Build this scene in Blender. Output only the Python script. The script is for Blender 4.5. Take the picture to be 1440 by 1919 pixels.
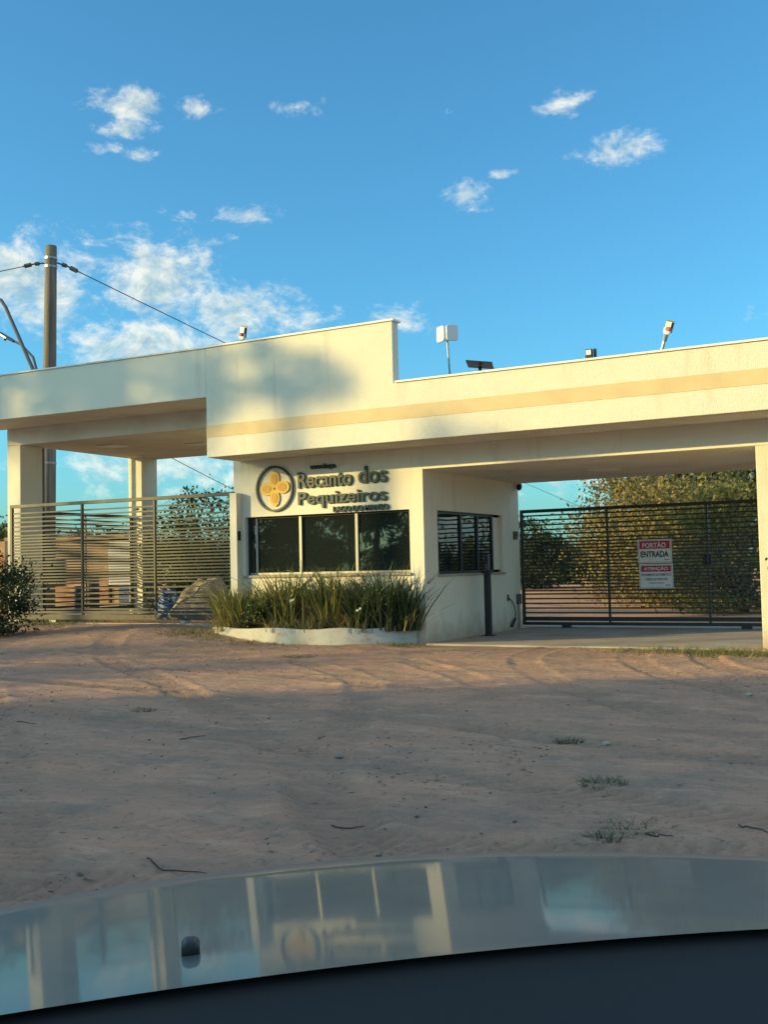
import bpy, math, random
import numpy as np
from mathutils import Matrix, Vector

for o in list(bpy.data.objects):
    bpy.data.objects.remove(o, do_unlink=True)
scene = bpy.context.scene
COL = scene.collection
PI = math.pi

# ------------------------------------------------------------------ camera
YAW, PITCH, ROLL, FPX = -0.5071, 0.0511, -0.0217, 2033.7
EYE = Vector((0.0, -16.131, 1.30))
fw = Vector((math.sin(YAW)*math.cos(PITCH), math.cos(YAW)*math.cos(PITCH), math.sin(PITCH)))
rt0 = Vector((math.cos(YAW), -math.sin(YAW), 0.0))
up0 = rt0.cross(fw)
rt = rt0*math.cos(ROLL) + up0*math.sin(ROLL)
up = -rt0*math.sin(ROLL) + up0*math.cos(ROLL)
cam_d = bpy.data.cameras.new('camera')
cam = bpy.data.objects.new('camera', cam_d); COL.objects.link(cam)
m = Matrix((rt, up, -fw)).transposed().to_4x4(); m.translation = EYE
cam.matrix_world = m
cam_d.sensor_fit = 'VERTICAL'; cam_d.sensor_height = 36.0; cam_d.lens = 36.0*FPX/1919.0
cam_d.clip_start = 0.05; cam_d.clip_end = 4000
scene.camera = cam

# ------------------------------------------------------------------ light and sky
SUN_AZ = math.radians(50)          # light comes from the left of the facade's normal
SUN_EL = math.radians(13.0)
SH = (math.sin(SUN_AZ), math.cos(SUN_AZ))        # horizontal travel of the light
travel = Vector((SH[0]*math.cos(SUN_EL), SH[1]*math.cos(SUN_EL), -math.sin(SUN_EL)))
sun_d = bpy.data.lights.new('sun', 'SUN'); sun_d.energy = 2.2; sun_d.angle = math.radians(0.6)
sun_d.color = (1.0, 0.74, 0.24)
sun = bpy.data.objects.new('sun', sun_d); COL.objects.link(sun)
sun.rotation_euler = travel.to_track_quat('-Z', 'Y').to_euler(); sun.location = (-40, -40, 30)

world = bpy.data.worlds.new('World'); scene.world = world; world.use_nodes = True
NT = world.node_tree; NT.nodes.clear()
def wn(t, **kw):
    n = NT.nodes.new(t)
    for k, v in kw.items(): setattr(n, k, v)
    return n
def wl(a, b): NT.links.new(a, b)
world.cycles.sampling_method = 'MANUAL'; world.cycles.sample_map_resolution = 512
w_out = wn('ShaderNodeOutputWorld')
sky = wn('ShaderNodeTexSky'); sky.sky_type = 'NISHITA'; sky.sun_disc = False
sky.sun_elevation = SUN_EL; sky.sun_rotation = math.atan2(-SH[0], -SH[1]) % (2*PI)
sky.air_density = 1.0; sky.dust_density = 1.6; sky.ozone_density = 3.0; sky.altitude = 200
tint = wn('ShaderNodeMix', data_type='RGBA', blend_type='MULTIPLY'); tint.inputs[0].default_value = 1.0
wl(sky.outputs[0], tint.inputs[6]); tint.inputs[7].default_value = (0.36, 0.755, 0.82, 1)
tc = wn('ShaderNodeTexCoord')
DIR = tc.outputs['Generated']
def wmath(op, a, b=None, c=None, clamp=False):
    n = wn('ShaderNodeMath', operation=op); n.use_clamp = clamp
    for i, v in enumerate((a, b, c)):
        if v is None: continue
        if isinstance(v, (int, float)): n.inputs[i].default_value = v
        else: wl(v, n.inputs[i])
    return n.outputs[0]
def wvec(op, a, b):
    n = wn('ShaderNodeVectorMath', operation=op)
    for i, v in enumerate((a, b)):
        if isinstance(v, (tuple, list, Vector)): n.inputs[i].default_value = tuple(v)
        else: wl(v, n.inputs[i])
    return n
def wsmooth(x, a, b):
    n = wn('ShaderNodeMapRange', interpolation_type='SMOOTHSTEP')
    wl(x, n.inputs[0]); n.inputs[1].default_value = a; n.inputs[2].default_value = b
    return n.outputs[0]
def sky_dir(az, el):               # az: degrees left of +Y, el: degrees
    a, e = math.radians(az), math.radians(el)
    return Vector((-math.sin(a)*math.cos(e), math.cos(a)*math.cos(e), math.sin(e)))
# patches of cloud: azimuth left of the facade's normal, elevation, half widths, weight (degrees)
CLOUDS = []
def cl(az, el, wa, we, wt):
    k = 0.98 if el > 17 else 1.0
    CLOUDS.append((az, el, wa*k, we*k, wt))
cl(47.0, 14.2, 4.2, 2.8, 0.95)      # cumulus bank on the left
cl(40.8, 14.6, 3.6, 3.2, 0.92)
cl(36.8, 13.4, 4.0, 1.7, 0.88)
cl(41.0, 11.8, 5.0, 1.7, 1.0)
cl(33.5, 12.8, 2.4, 1.1, 0.72)
cl(28.2, 13.0, 2.2, 0.8, 0.72)
cl(52.5, 14.0, 4.0, 3.0, 0.9)
cl(60.0, 13.0, 6.0, 3.5, 0.9)
cl(42.2, 23.2, 2.3, 0.75, 0.80)    # small fair weather puffs
cl(42.7, 22.1, 2.0, 0.5, 0.70)
cl(43.6, 21.2, 1.0, 0.35, 0.66)
cl(41.5, 21.0, 0.9, 0.35, 0.6)
cl(38.5, 23.3, 1.6, 0.65, 0.76)
cl(33.0, 23.4, 1.3, 0.5, 0.60)
cl(36.0, 18.2, 2.1, 0.65, 0.72)
cl(39.4, 18.2, 0.9, 0.3, 0.62)
cl(36.8, 17.2, 0.8, 0.3, 0.55)
cl(19.0, 23.0, 1.6, 0.95, 0.72)
cl(16.7, 20.6, 2.3, 1.15, 0.80)
cl(24.0, 19.0, 1.4, 0.9, 0.72)
cl(22.2, 20.0, 1.1, 0.35, 0.66)
cl(25.1, 23.0, 0.5, 0.3, 0.55)
cl(9.8, 12.0, 1.5, 0.6, 0.45)
cl(36.0, 5.5, 14.0, 1.5, 0.72)     # thin layers near the horizon
cl(18.0, 5.0, 10.0, 1.6, 0.80)
mask = None
for az, el, wa, we, wt in CLOUDS:
    d0 = sky_dir(az, el)
    a = math.radians(az)
    tr_ = Vector((math.cos(a), math.sin(a), 0)); tu = d0.cross(tr_)*-1.0
    if tu.z < 0: tu = -tu
    df = wvec('SUBTRACT', DIR, d0).outputs[0]
    x = wvec('DOT_PRODUCT', df, tr_/math.radians(wa)).outputs['Value']
    y = wvec('DOT_PRODUCT', df, tu/math.radians(we)).outputs['Value']
    r2 = wmath('ADD', wmath('MULTIPLY', x, x), wmath('MULTIPLY', y, y))
    g = wmath('MULTIPLY', wmath('EXPONENT', wmath('MULTIPLY', r2, -0.8)), wt*1.12)
    mask = g if mask is None else wmath('MAXIMUM', mask, g)
def wnoise(vec, scale, detail, rough, dist=0.0):
    n = wn('ShaderNodeTexNoise'); n.noise_dimensions = '3D'
    wl(vec, n.inputs['Vector']); n.inputs['Scale'].default_value = scale
    n.inputs['Detail'].default_value = detail; n.inputs['Roughness'].default_value = rough
    n.inputs['Distortion'].default_value = dist
    return n.outputs['Fac']
def cloud_sky(mask):                # clear sky with clouds of the given coverage, as a background shader
    sq2 = wvec('MULTIPLY', DIR, (1.0, 1.0, 1.5)).outputs[0]
    n1 = wnoise(sq2, 20.0, 6, 0.66, 0.4)
    n2 = wnoise(wvec('ADD', sq2, (-0.008, -0.006, 0.018)).outputs[0], 20.0, 4, 0.64, 0.4)
    fine = wnoise(sq2, 75.0, 3, 0.65)
    dens = wmath('ADD', wmath('ADD', wmath('MULTIPLY_ADD', wmath('SUBTRACT', n1, 0.5), 1.7, 0.47), wmath('MULTIPLY', wmath('SUBTRACT', fine, 0.5), 0.6)), wmath('MULTIPLY', mask, 0.72))
    cov = wmath('MULTIPLY', wsmooth(dens, 0.76, 1.36), wsmooth(mask, 0.05, 0.35))
    light = wmath('ADD', wmath('MULTIPLY_ADD', wsmooth(dens, 0.85, 1.45), -0.62, 0.92), wmath('MULTIPLY', wmath('SUBTRACT', n1, n2), 4.0), clamp=True)
    ccol = wn('ShaderNodeMix', data_type='RGBA'); wl(light, ccol.inputs[0])
    ccol.inputs[6].default_value = (1.3, 1.85, 1.95, 1); ccol.inputs[7].default_value = (3.2, 3.2, 2.8, 1)
    fin = wn('ShaderNodeMix', data_type='RGBA'); wl(wmath('MULTIPLY', cov, 0.84), fin.inputs[0])
    wl(tint.outputs[2], fin.inputs[6]); wl(ccol.outputs[2], fin.inputs[7])
    bg = wn('ShaderNodeBackground'); bg.inputs[1].default_value = 0.12; wl(fin.outputs[2], bg.inputs[0])
    return bg.outputs[0]
squash = wvec('MULTIPLY', DIR, (1.0, 1.0, 2.0)).outputs[0]
rest = wsmooth(wnoise(squash, 4.0, 2, 0.5), 0.38, 0.57)        # clouds over the unseen sky, cover raised to lift the ambient light
gate = wsmooth(wvec('DOT_PRODUCT', DIR, sky_dir(29, 14)).outputs['Value'], 0.80, 0.90)
w_mix = wn('ShaderNodeMixShader'); wl(gate, w_mix.inputs[0])
wl(cloud_sky(rest), w_mix.inputs[1]); wl(cloud_sky(mask), w_mix.inputs[2])
wl(w_mix.outputs[0], w_out.inputs[0])

scene.view_settings.view_transform = 'Standard'; scene.view_settings.look = 'None'
scene.view_settings.exposure = 1.45; scene.view_settings.gamma = 1.0
scene.view_settings.use_curve_mapping = False
scene.render.engine = 'CYCLES'
cy = scene.cycles
cy.max_bounces = 5; cy.diffuse_bounces = 3; cy.glossy_bounces = 3; cy.transmission_bounces = 2; cy.transparent_max_bounces = 4
cy.caustics_reflective = False; cy.caustics_refractive = False; cy.sample_clamp_indirect = 8.0
cy.use_denoising = True

# ------------------------------------------------------------------ helpers
ORG = {}                      # world origin of each parent (unrotated parents)
def tag(o, label=None, cat=None, group=None, kind=None):
    if label: o['label'] = label
    if cat: o['category'] = cat
    if group: o['group'] = group
    if kind: o['kind'] = kind
    return o
def empty(name, loc, label, cat, group=None, rz=0.0):
    o = bpy.data.objects.new(name, None); COL.objects.link(o)
    o.location = loc; o.rotation_euler = (0, 0, rz); o.empty_display_size = 0.2
    ORG[o.name] = Vector(loc)
    return tag(o, label, cat, group)
class MB:
    def __init__(s, M=None): s.v = []; s.f = []; s.M = M
    def add(s, vs, fs):
        n = len(s.v)
        for v in vs:
            v = Vector(v)
            if s.M is not None: v = s.M @ v
            s.v.append(tuple(v))
        s.f += [tuple(i+n for i in f) for f in fs]; return s
    def box(s, x0, x1, y0, y1, z0, z1):
        return s.add([(x0,y0,z0),(x1,y0,z0),(x1,y1,z0),(x0,y1,z0),(x0,y0,z1),(x1,y0,z1),(x1,y1,z1),(x0,y1,z1)],
              [(0,3,2,1),(4,5,6,7),(0,1,5,4),(1,2,6,5),(2,3,7,6),(3,0,4,7)])
    def tube(s, pts, rad, n=8, cap=True):
        pts = [Vector(p) for p in pts]
        if not isinstance(rad, (list, tuple)): rad = [rad]*len(pts)
        vs = []; fs = []; prev = None
        for i, p in enumerate(pts):
            d = (pts[min(i+1, len(pts)-1)] - pts[max(i-1, 0)]).normalized()
            a = prev if prev is not None else (Vector((0,0,1)) if abs(d.z) < 0.9 else Vector((1,0,0)))
            a = (a - d*a.dot(d)).normalized(); b = d.cross(a); prev = a
            for k in range(n):
                t = 2*PI*k/n; vs.append(p + (a*math.cos(t) + b*math.sin(t))*rad[i])
        for i in range(len(pts)-1):
            for k in range(n):
                fs.append((i*n+k, i*n+(k+1)%n, (i+1)*n+(k+1)%n, (i+1)*n+k))
        if cap:
            fs.append(tuple(range(n-1, -1, -1))); fs.append(tuple((len(pts)-1)*n+k for k in range(n)))
        return s.add(vs, fs)
    def prism(s, poly, fn, d0, d1):          # poly of (a,b); fn(a,b,d) -> point
        n = len(poly)
        vs = [fn(a, b, d0) for a, b in poly] + [fn(a, b, d1) for a, b in poly]
        fs = [tuple(range(n-1, -1, -1)), tuple(range(n, 2*n))]
        fs += [(i, (i+1) % n, n+(i+1) % n, n+i) for i in range(n)]
        return s.add(vs, fs)
    def build(s, name, mat, parent=None, bevel=0.0, smooth=False, local=False):
        me = bpy.data.meshes.new(name)
        vs = s.v
        if parent is not None and not local:
            o_ = ORG[parent.name]; vs = [(v[0]-o_.x, v[1]-o_.y, v[2]-o_.z) for v in vs]
        me.from_pydata(vs, [], s.f); me.update()
        return finish(me, name, mat, parent, bevel, smooth)
def finish(me, name, mat, parent=None, bevel=0.0, smooth=False):
    o = bpy.data.objects.new(name, me); COL.objects.link(o)
    if mat is not None: me.materials.append(mat)
    if parent is not None:
        o.parent = parent; ORG[o.name] = ORG[parent.name]
    else: ORG[o.name] = Vector((0, 0, 0))
    if smooth:
        me.polygons.foreach_set('use_smooth', [True]*len(me.polygons))
    if bevel > 0:
        b = o.modifiers.new('bevel', 'BEVEL'); b.width = bevel; b.segments = 2; b.limit_method = 'ANGLE'
    return o
def np_mesh(name, V, Fq, mat, parent=None, smooth=False):     # quads from numpy, V already local
    me = bpy.data.meshes.new(name)
    nv, nf = len(V), len(Fq); k = Fq.shape[1]
    me.vertices.add(nv); me.vertices.foreach_set('co', np.ascontiguousarray(V, dtype=np.float32).ravel())
    me.loops.add(nf*k); me.loops.foreach_set('vertex_index', np.ascontiguousarray(Fq, dtype=np.int32).ravel())
    me.polygons.add(nf); me.polygons.foreach_set('loop_start', np.arange(nf, dtype=np.int32)*k)
    me.polygons.foreach_set('loop_total', np.full(nf, k, dtype=np.int32))
    if smooth: me.polygons.foreach_set('use_smooth', np.ones(nf, dtype=bool))
    me.update(); me.validate()
    return finish(me, name, mat, parent)

# ------------------------------------------------------------------ materials
def mat(name, col, rough=0.6, metal=0.0, noise=None, bump=None, coat=0.0, streak=None, spec=0.5, island=None, transl=0.0):
    """noise: list of (colour, scale, lo, hi, strength, stretch) layered over the base; bump: (scale, strength, distance, stretch)"""
    m = bpy.data.materials.new(name); m.use_nodes = True
    T = m.node_tree; B = T.nodes['Principled BSDF']
    B.inputs['Roughness'].default_value = rough; B.inputs['Metallic'].default_value = metal
    B.inputs['Specular IOR Level'].default_value = spec
    if coat: B.inputs['Coat Weight'].default_value = coat; B.inputs['Coat Roughness'].default_value = 0.03
    g = T.nodes.new('ShaderNodeNewGeometry'); P = g.outputs['Position']
    def mapped(st):
        if not st: return P
        n = T.nodes.new('ShaderNodeVectorMath'); n.operation = 'MULTIPLY'; T.links.new(P, n.inputs[0]); n.inputs[1].default_value = st
        return n.outputs[0]
    def nz(scale, detail=5, st=None, rough=0.6):
        n = T.nodes.new('ShaderNodeTexNoise'); T.links.new(mapped(st), n.inputs['Vector'])
        n.inputs['Scale'].default_value = scale; n.inputs['Detail'].default_value = detail; n.inputs['Roughness'].default_value = rough
        return n.outputs['Fac']
    cur = None
    if island:
        r = T.nodes.new('ShaderNodeValToRGB'); T.links.new(g.outputs['Random Per Island'], r.inputs[0])
        cr = r.color_ramp
        while len(cr.elements) < len(island): cr.elements.new(0.5)
        for i, c in enumerate(island):
            cr.elements[i].position = i/(len(island)-1); cr.elements[i].color = (*c, 1)
        cur = r.outputs[0]
    for (c, scale, lo, hi, st, stretch) in (noise or []):
        mr = T.nodes.new('ShaderNodeMapRange'); T.links.new(nz(scale, 6, stretch), mr.inputs[0])
        mr.inputs[1].default_value = lo; mr.inputs[2].default_value = hi; mr.inputs[3].default_value = 0; mr.inputs[4].default_value = st
        mx = T.nodes.new('ShaderNodeMix'); mx.data_type = 'RGBA'; T.links.new(mr.outputs[0], mx.inputs[0])
        if cur is None: mx.inputs[6].default_value = (*col, 1)
        else: T.links.new(cur, mx.inputs[6])
        mx.inputs[7].default_value = (*c, 1); cur = mx.outputs[2]
    if cur is None: B.inputs['Base Color'].default_value = (*col, 1)
    else: T.links.new(cur, B.inputs['Base Color'])
    last = None
    for (scale, stren, dist, stretch) in (bump or []):
        b = T.nodes.new('ShaderNodeBump'); b.inputs['Strength'].default_value = stren; b.inputs['Distance'].default_value = dist
        T.links.new(nz(scale, 6, stretch), b.inputs['Height'])
        if last is not None: T.links.new(last, b.inputs['Normal'])
        last = b.outputs[0]
    if last is not None: T.links.new(last, B.inputs['Normal'])
    if transl:
        tr = T.nodes.new('ShaderNodeBsdfTranslucent')
        if cur is not None: T.links.new(cur, tr.inputs[0])
        else: tr.inputs[0].default_value = (*col, 1)
        mx = T.nodes.new('ShaderNodeMixShader'); mx.inputs[0].default_value = transl
        T.links.new(B.outputs[0], mx.inputs[1]); T.links.new(tr.outputs[0], mx.inputs[2])
        T.links.new(mx.outputs[0], T.nodes['Material Output'].inputs[0])
    return m
CREAM = (0.80, 0.76, 0.64)
M_stucco = mat('textured_cream_stucco', CREAM, 0.85, noise=[((0.72,0.68,0.56), 1.3, 0.45, 0.75, 0.6, None), ((0.46,0.41,0.32), 3.2, 0.56, 0.74, 0.42, (1,1,0.10))],
               bump=[(85, 0.8, 0.018, (1,1,0.3)), (9, 0.2, 0.02, (1,1,0.5))], spec=0.2)
M_wall = mat('cream_wall_paint', CREAM, 0.8, noise=[((0.70,0.66,0.55), 0.9, 0.42, 0.75, 0.5, None), ((0.48,0.40,0.30), 3.0, 0.57, 0.76, 0.42, (1,1,0.12))],
             bump=[(40, 0.25, 0.006, None)], spec=0.25)
def splash(m_, z_top):                # red dust thrown up on the foot of the walls by rain
    T = m_.node_tree; B = T.nodes['Principled BSDF']; old = B.inputs['Base Color'].links[0].from_socket
    g = T.nodes.new('ShaderNodeNewGeometry'); sx = T.nodes.new('ShaderNodeSeparateXYZ'); T.links.new(g.outputs['Position'], sx.inputs[0])
    n = T.nodes.new('ShaderNodeTexNoise'); T.links.new(g.outputs['Position'], n.inputs['Vector']); n.inputs['Scale'].default_value = 4.0; n.inputs['Detail'].default_value = 4
    a = T.nodes.new('ShaderNodeMath'); a.operation = 'MULTIPLY_ADD'; T.links.new(n.outputs[0], a.inputs[0]); a.inputs[1].default_value = -1.1*z_top; T.links.new(sx.outputs['Z'], a.inputs[2])
    q = T.nodes.new('ShaderNodeMapRange'); T.links.new(a.outputs[0], q.inputs[0]); q.inputs[1].default_value = 0.35*z_top; q.inputs[2].default_value = -0.55*z_top; q.inputs[3].default_value = 0; q.inputs[4].default_value = 0.65
    x = T.nodes.new('ShaderNodeMix'); x.data_type = 'RGBA'; T.links.new(q.outputs[0], x.inputs[0]); T.links.new(old, x.inputs[6]); x.inputs[7].default_value = (0.42,0.26,0.17,1)
    T.links.new(x.outputs[2], B.inputs['Base Color'])
splash(M_wall, 0.55); splash(M_stucco, 0.5)
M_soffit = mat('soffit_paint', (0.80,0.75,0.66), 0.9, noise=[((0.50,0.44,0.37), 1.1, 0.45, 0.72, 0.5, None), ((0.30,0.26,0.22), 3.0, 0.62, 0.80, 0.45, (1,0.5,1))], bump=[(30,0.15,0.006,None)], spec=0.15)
M_band = mat('beige_band_paint', (0.70,0.56,0.34), 0.8, noise=[((0.60,0.47,0.28), 2.2, 0.40, 0.70, 0.8, None)], bump=[(12,0.15,0.008,None)], spec=0.2)
M_coping = mat('white_metal_coping', (0.82,0.80,0.74), 0.45, noise=[((0.55,0.52,0.46), 4, 0.55, 0.8, 0.5, None)])
M_conc = mat('concrete', (0.40,0.36,0.31), 0.9, noise=[((0.28,0.24,0.20), 1.6, 0.4, 0.7, 0.8, None), ((0.42,0.27,0.18), 0.8, 0.45, 0.7, 0.8, None)], bump=[(35,0.3,0.006,None)])
M_alu = mat('pale_aluminium', (0.36,0.36,0.33), 0.45, 0.5)
M_darkframe = mat('dark_window_frame', (0.02,0.025,0.028), 0.4)
M_gate_dark = mat('dark_grey_gate_paint', (0.030,0.034,0.036), 0.45, noise=[((0.06,0.06,0.055), 7, 0.5, 0.75, 0.6, None)])
M_gate_grey = mat('grey_gate_paint', (0.050,0.050,0.048), 0.5, 0.15, noise=[((0.10,0.09,0.075), 6, 0.5, 0.75, 0.6, None)])
M_black = mat('black_plastic', (0.016,0.017,0.018), 0.45)
M_white = mat('white_plastic', (0.78,0.78,0.76), 0.4)
M_galv = mat('galvanised_steel', (0.34,0.35,0.35), 0.4, 0.7, noise=[((0.22,0.22,0.22), 12, 0.4, 0.7, 0.7, None)])
M_greydark = mat('grey_panel', (0.10,0.105,0.11), 0.35, 0.2)
M_red = mat('red_plastic', (0.50,0.04,0.05), 0.4)
M_wood = mat('weathered_pole_wood', (0.20,0.175,0.145), 0.85, noise=[((0.10,0.085,0.07), 5, 0.4, 0.7, 0.9, (3,3,0.12)), ((0.33,0.29,0.23), 3, 0.5, 0.75, 0.7, (4,4,0.1))], bump=[(14,0.5,0.02,(3,3,0.15))])
M_wire = mat('wire', (0.03,0.03,0.032), 0.6)
M_sign_white = mat('sign_white', (0.80,0.82,0.80), 0.45, noise=[((0.62,0.64,0.62), 6, 0.5, 0.8, 0.5, None)])
M_sign_red = mat('sign_red', (0.48,0.02,0.07), 0.45)
M_sign_black = mat('sign_black', (0.02,0.022,0.025), 0.5)
M_letter = mat('letter_face_dark_green', (0.018,0.036,0.05), 0.4)
M_letter_e = mat('letter_face_green', (0.10,0.26,0.14), 0.45)
M_yellow = mat('emblem_yellow', (0.75,0.48,0.06), 0.5)
M_yellow2 = mat('emblem_orange', (0.62,0.30,0.03), 0.5)
M_soil = mat('planter_soil', (0.10,0.07,0.05), 0.95, bump=[(30,0.8,0.03,None)])
M_bark = mat('bark', (0.11,0.085,0.065), 0.95, noise=[((0.05,0.04,0.03), 9, 0.4, 0.7, 0.9, (2,2,0.3))], bump=[(12,0.7,0.03,(2,2,0.3))])
M_twig = mat('dry_twig', (0.07,0.055,0.045), 0.9)
M_leaf_olive = mat('olive_leaves', (0.1,0.1,0.03), 0.55, island=[(0.11,0.10,0.034),(0.20,0.175,0.055),(0.32,0.235,0.085),(0.14,0.14,0.045),(0.36,0.23,0.09)], transl=0.25, spec=0.3)
M_leaf_green = mat('green_leaves', (0.05,0.09,0.03), 0.5, island=[(0.035,0.06,0.02),(0.065,0.105,0.032),(0.11,0.14,0.045),(0.045,0.08,0.026),(0.17,0.16,0.055)], transl=0.25, spec=0.35)
M_leaf_mid = mat('yellow_green_leaves', (0.1,0.12,0.04), 0.5, island=[(0.08,0.09,0.03),(0.15,0.165,0.05),(0.25,0.22,0.075),(0.11,0.13,0.04),(0.32,0.24,0.09)], transl=0.3, spec=0.3)
M_leaf_dark = mat('dark_leaves', (0.03,0.05,0.02), 0.5, island=[(0.014,0.028,0.012),(0.03,0.055,0.02),(0.05,0.075,0.028),(0.02,0.04,0.016)], transl=0.2, spec=0.35)
M_blade = mat('sword_leaves', (0.07,0.1,0.03), 0.5, island=[(0.08,0.11,0.034),(0.16,0.19,0.055),(0.28,0.25,0.085),(0.11,0.15,0.045),(0.34,0.26,0.11)], transl=0.2)
M_blade_dark = mat('dark_sword_leaves', (0.03,0.06,0.03), 0.5, island=[(0.03,0.055,0.028),(0.055,0.095,0.04),(0.085,0.125,0.045),(0.035,0.065,0.034)], transl=0.2)
M_blade_dry = mat('dry_leaf_straw', (0.3,0.22,0.12), 0.8, island=[(0.24,0.17,0.09),(0.34,0.26,0.15),(0.17,0.12,0.07),(0.28,0.22,0.12)], transl=0.15)
M_palm = mat('palm_leaf', (0.10,0.17,0.03), 0.45, island=[(0.12,0.22,0.035),(0.18,0.28,0.05),(0.15,0.24,0.04)], transl=0.25)
M_flower = mat('white_petals', (0.85,0.85,0.80), 0.6)
M_shed = mat('ochre_plaster', (0.62,0.40,0.20), 0.9, noise=[((0.42,0.16,0.09), 0.9, 0.45, 0.62, 0.9, (1,1,1.6)), ((0.70,0.52,0.30), 2.5, 0.5, 0.75, 0.6, None)], bump=[(25,0.3,0.01,None)])
M_pile = mat('grey_gravel_pile', (0.34,0.31,0.28), 0.95, noise=[((0.22,0.19,0.16), 5, 0.4, 0.7, 0.8, None)], bump=[(18,0.8,0.04,None)])
M_blue = mat('blue_tarpaulin', (0.03,0.12,0.38), 0.5, noise=[((0.55,0.62,0.68), 5, 0.55, 0.62, 0.7, None)], bump=[(9,0.6,0.04,None)])
M_barrel = mat('dark_drum', (0.06,0.055,0.06), 0.5)
M_tank = mat('grey_water_tank', (0.55,0.55,0.53), 0.5)

def glass_mat():
    m = bpy.data.materials.new('dark_window_glass'); m.use_nodes = True
    B = m.node_tree.nodes['Principled BSDF']
    B.inputs['Base Color'].default_value = (0.014, 0.020, 0.020, 1)
    B.inputs['Roughness'].default_value = 0.02; B.inputs['IOR'].default_value = 1.65
    T = m.node_tree; g = T.nodes.new('ShaderNodeNewGeometry'); n = T.nodes.new('ShaderNodeTexNoise')
    T.links.new(g.outputs['Position'], n.inputs['Vector']); n.inputs['Scale'].default_value = 1.6; n.inputs['Detail'].default_value = 1
    b = T.nodes.new('ShaderNodeBump'); b.inputs['Strength'].default_value = 0.25; b.inputs['Distance'].default_value = 0.01
    T.links.new(n.outputs[0], b.inputs['Height']); T.links.new(b.outputs[0], B.inputs['Normal'])
    return m
M_glass = glass_mat()
def ground_mat():
    m = bpy.data.materials.new('red_dirt'); m.use_nodes = True
    T = m.node_tree; B = T.nodes['Principled BSDF']; B.inputs['Roughness'].default_value = 0.95; B.inputs['Specular IOR Level'].default_value = 0.15
    g = T.nodes.new('ShaderNodeNewGeometry'); P = g.outputs['Position']
    def nz(s, d=8, r=0.6, st=None):
        v = P
        if st:
            k = T.nodes.new('ShaderNodeVectorMath'); k.operation = 'MULTIPLY'; T.links.new(P, k.inputs[0]); k.inputs[1].default_value = st; v = k.outputs[0]
        n = T.nodes.new('ShaderNodeTexNoise'); T.links.new(v, n.inputs['Vector']); n.inputs['Scale'].default_value = s
        n.inputs['Detail'].default_value = d; n.inputs['Roughness'].default_value = r; return n.outputs['Fac']
    def rng(x, a, b, lo=0.0, hi=1.0):
        n = T.nodes.new('ShaderNodeMapRange'); T.links.new(x, n.inputs[0]); n.inputs[1].default_value = a; n.inputs[2].default_value = b
        n.inputs[3].default_value = lo; n.inputs[4].default_value = hi; return n.outputs[0]
    def mix(f, a, b):
        n = T.nodes.new('ShaderNodeMix'); n.data_type = 'RGBA'; T.links.new(f, n.inputs[0])
        for i, c in ((6, a), (7, b)):
            if isinstance(c, tuple): n.inputs[i].default_value = (*c, 1)
            else: T.links.new(c, n.inputs[i])
        return n.outputs[2]
    c = mix(rng(nz(0.35, 4), 0.35, 0.65), (0.52,0.295,0.205), (0.45,0.28,0.205))
    c = mix(rng(nz(1.5, 6, 0.68), 0.47, 0.66, 0, 0.85), c, (0.29,0.215,0.17))           # damp, trodden patches
    c = mix(rng(nz(5.0, 4), 0.55, 0.75, 0, 0.6), c, (0.58,0.40,0.28))            # loose pale sand
    c = mix(rng(nz(24, 5, 0.7), 0.56, 0.70, 0, 0.85), c, (0.17,0.125,0.095))          # litter and grit
    c = mix(rng(nz(80, 3), 0.66, 0.74, 0, 0.6), c, (0.55,0.44,0.35))             # small pale stones
    c = mix(rng(nz(1.1, 5, 0.65, (0.45, 1.7, 1.0)), 0.46, 0.68, 0, 0.7), c, (0.27,0.195,0.15))     # drifts of litter and damp
    c = mix(rng(nz(3.4, 5, 0.7, (0.5, 1.6, 1.0)), 0.55, 0.72, 0, 0.6), c, (0.60,0.42,0.30))
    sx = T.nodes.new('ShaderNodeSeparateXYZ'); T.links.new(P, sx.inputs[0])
    c = mix(rng(sx.outputs['Y'], 4.8, 7.0, 0, 0.75), c, (0.66,0.35,0.19))        # dirt tinted orange past the gate, sunlight put into the colour
    ta = T.nodes.new('ShaderNodeAttribute'); ta.attribute_name = 'track'
    c = mix(rng(ta.outputs['Fac'], 0.0, 1.0, 0, 0.6), c, (0.25,0.18,0.135))       # pressed, damper soil in the tyre tracks
    T.links.new(c, B.inputs['Base Color'])
    b1 = T.nodes.new('ShaderNodeBump'); b1.inputs['Strength'].default_value = 0.7; b1.inputs['Distance'].default_value = 0.035
    T.links.new(nz(9, 6, 0.68), b1.inputs['Height'])
    b2 = T.nodes.new('ShaderNodeBump'); b2.inputs['Strength'].default_value = 0.6; b2.inputs['Distance'].default_value = 0.01
    T.links.new(nz(60, 3, 0.7), b2.inputs['Height']); T.links.new(b1.outputs[0], b2.inputs['Normal'])
    T.links.new(b2.outputs[0], B.inputs['Normal'])
    return m
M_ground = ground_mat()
M_paint = mat('grey_car_paint', (0.085,0.105,0.105), 0.42, 0.0, coat=1.0, noise=[((0.17,0.165,0.145), 6, 0.45, 0.75, 0.6, None)])
M_paint.node_tree.nodes['Principled BSDF'].inputs['Coat IOR'].default_value = 1.36
M_paint.node_tree.nodes['Principled BSDF'].inputs['Coat Roughness'].default_value = 0.05
M_paint.node_tree.nodes['Principled BSDF'].inputs['Coat Weight'].default_value = 0.48
M_dash = mat('dashboard_black', (0.012,0.014,0.016), 0.6)  # near-black also carries the shade of a cabin roof that is not built
M_cowl = mat('cowl_black', (0.011,0.013,0.015), 0.7)

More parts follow.
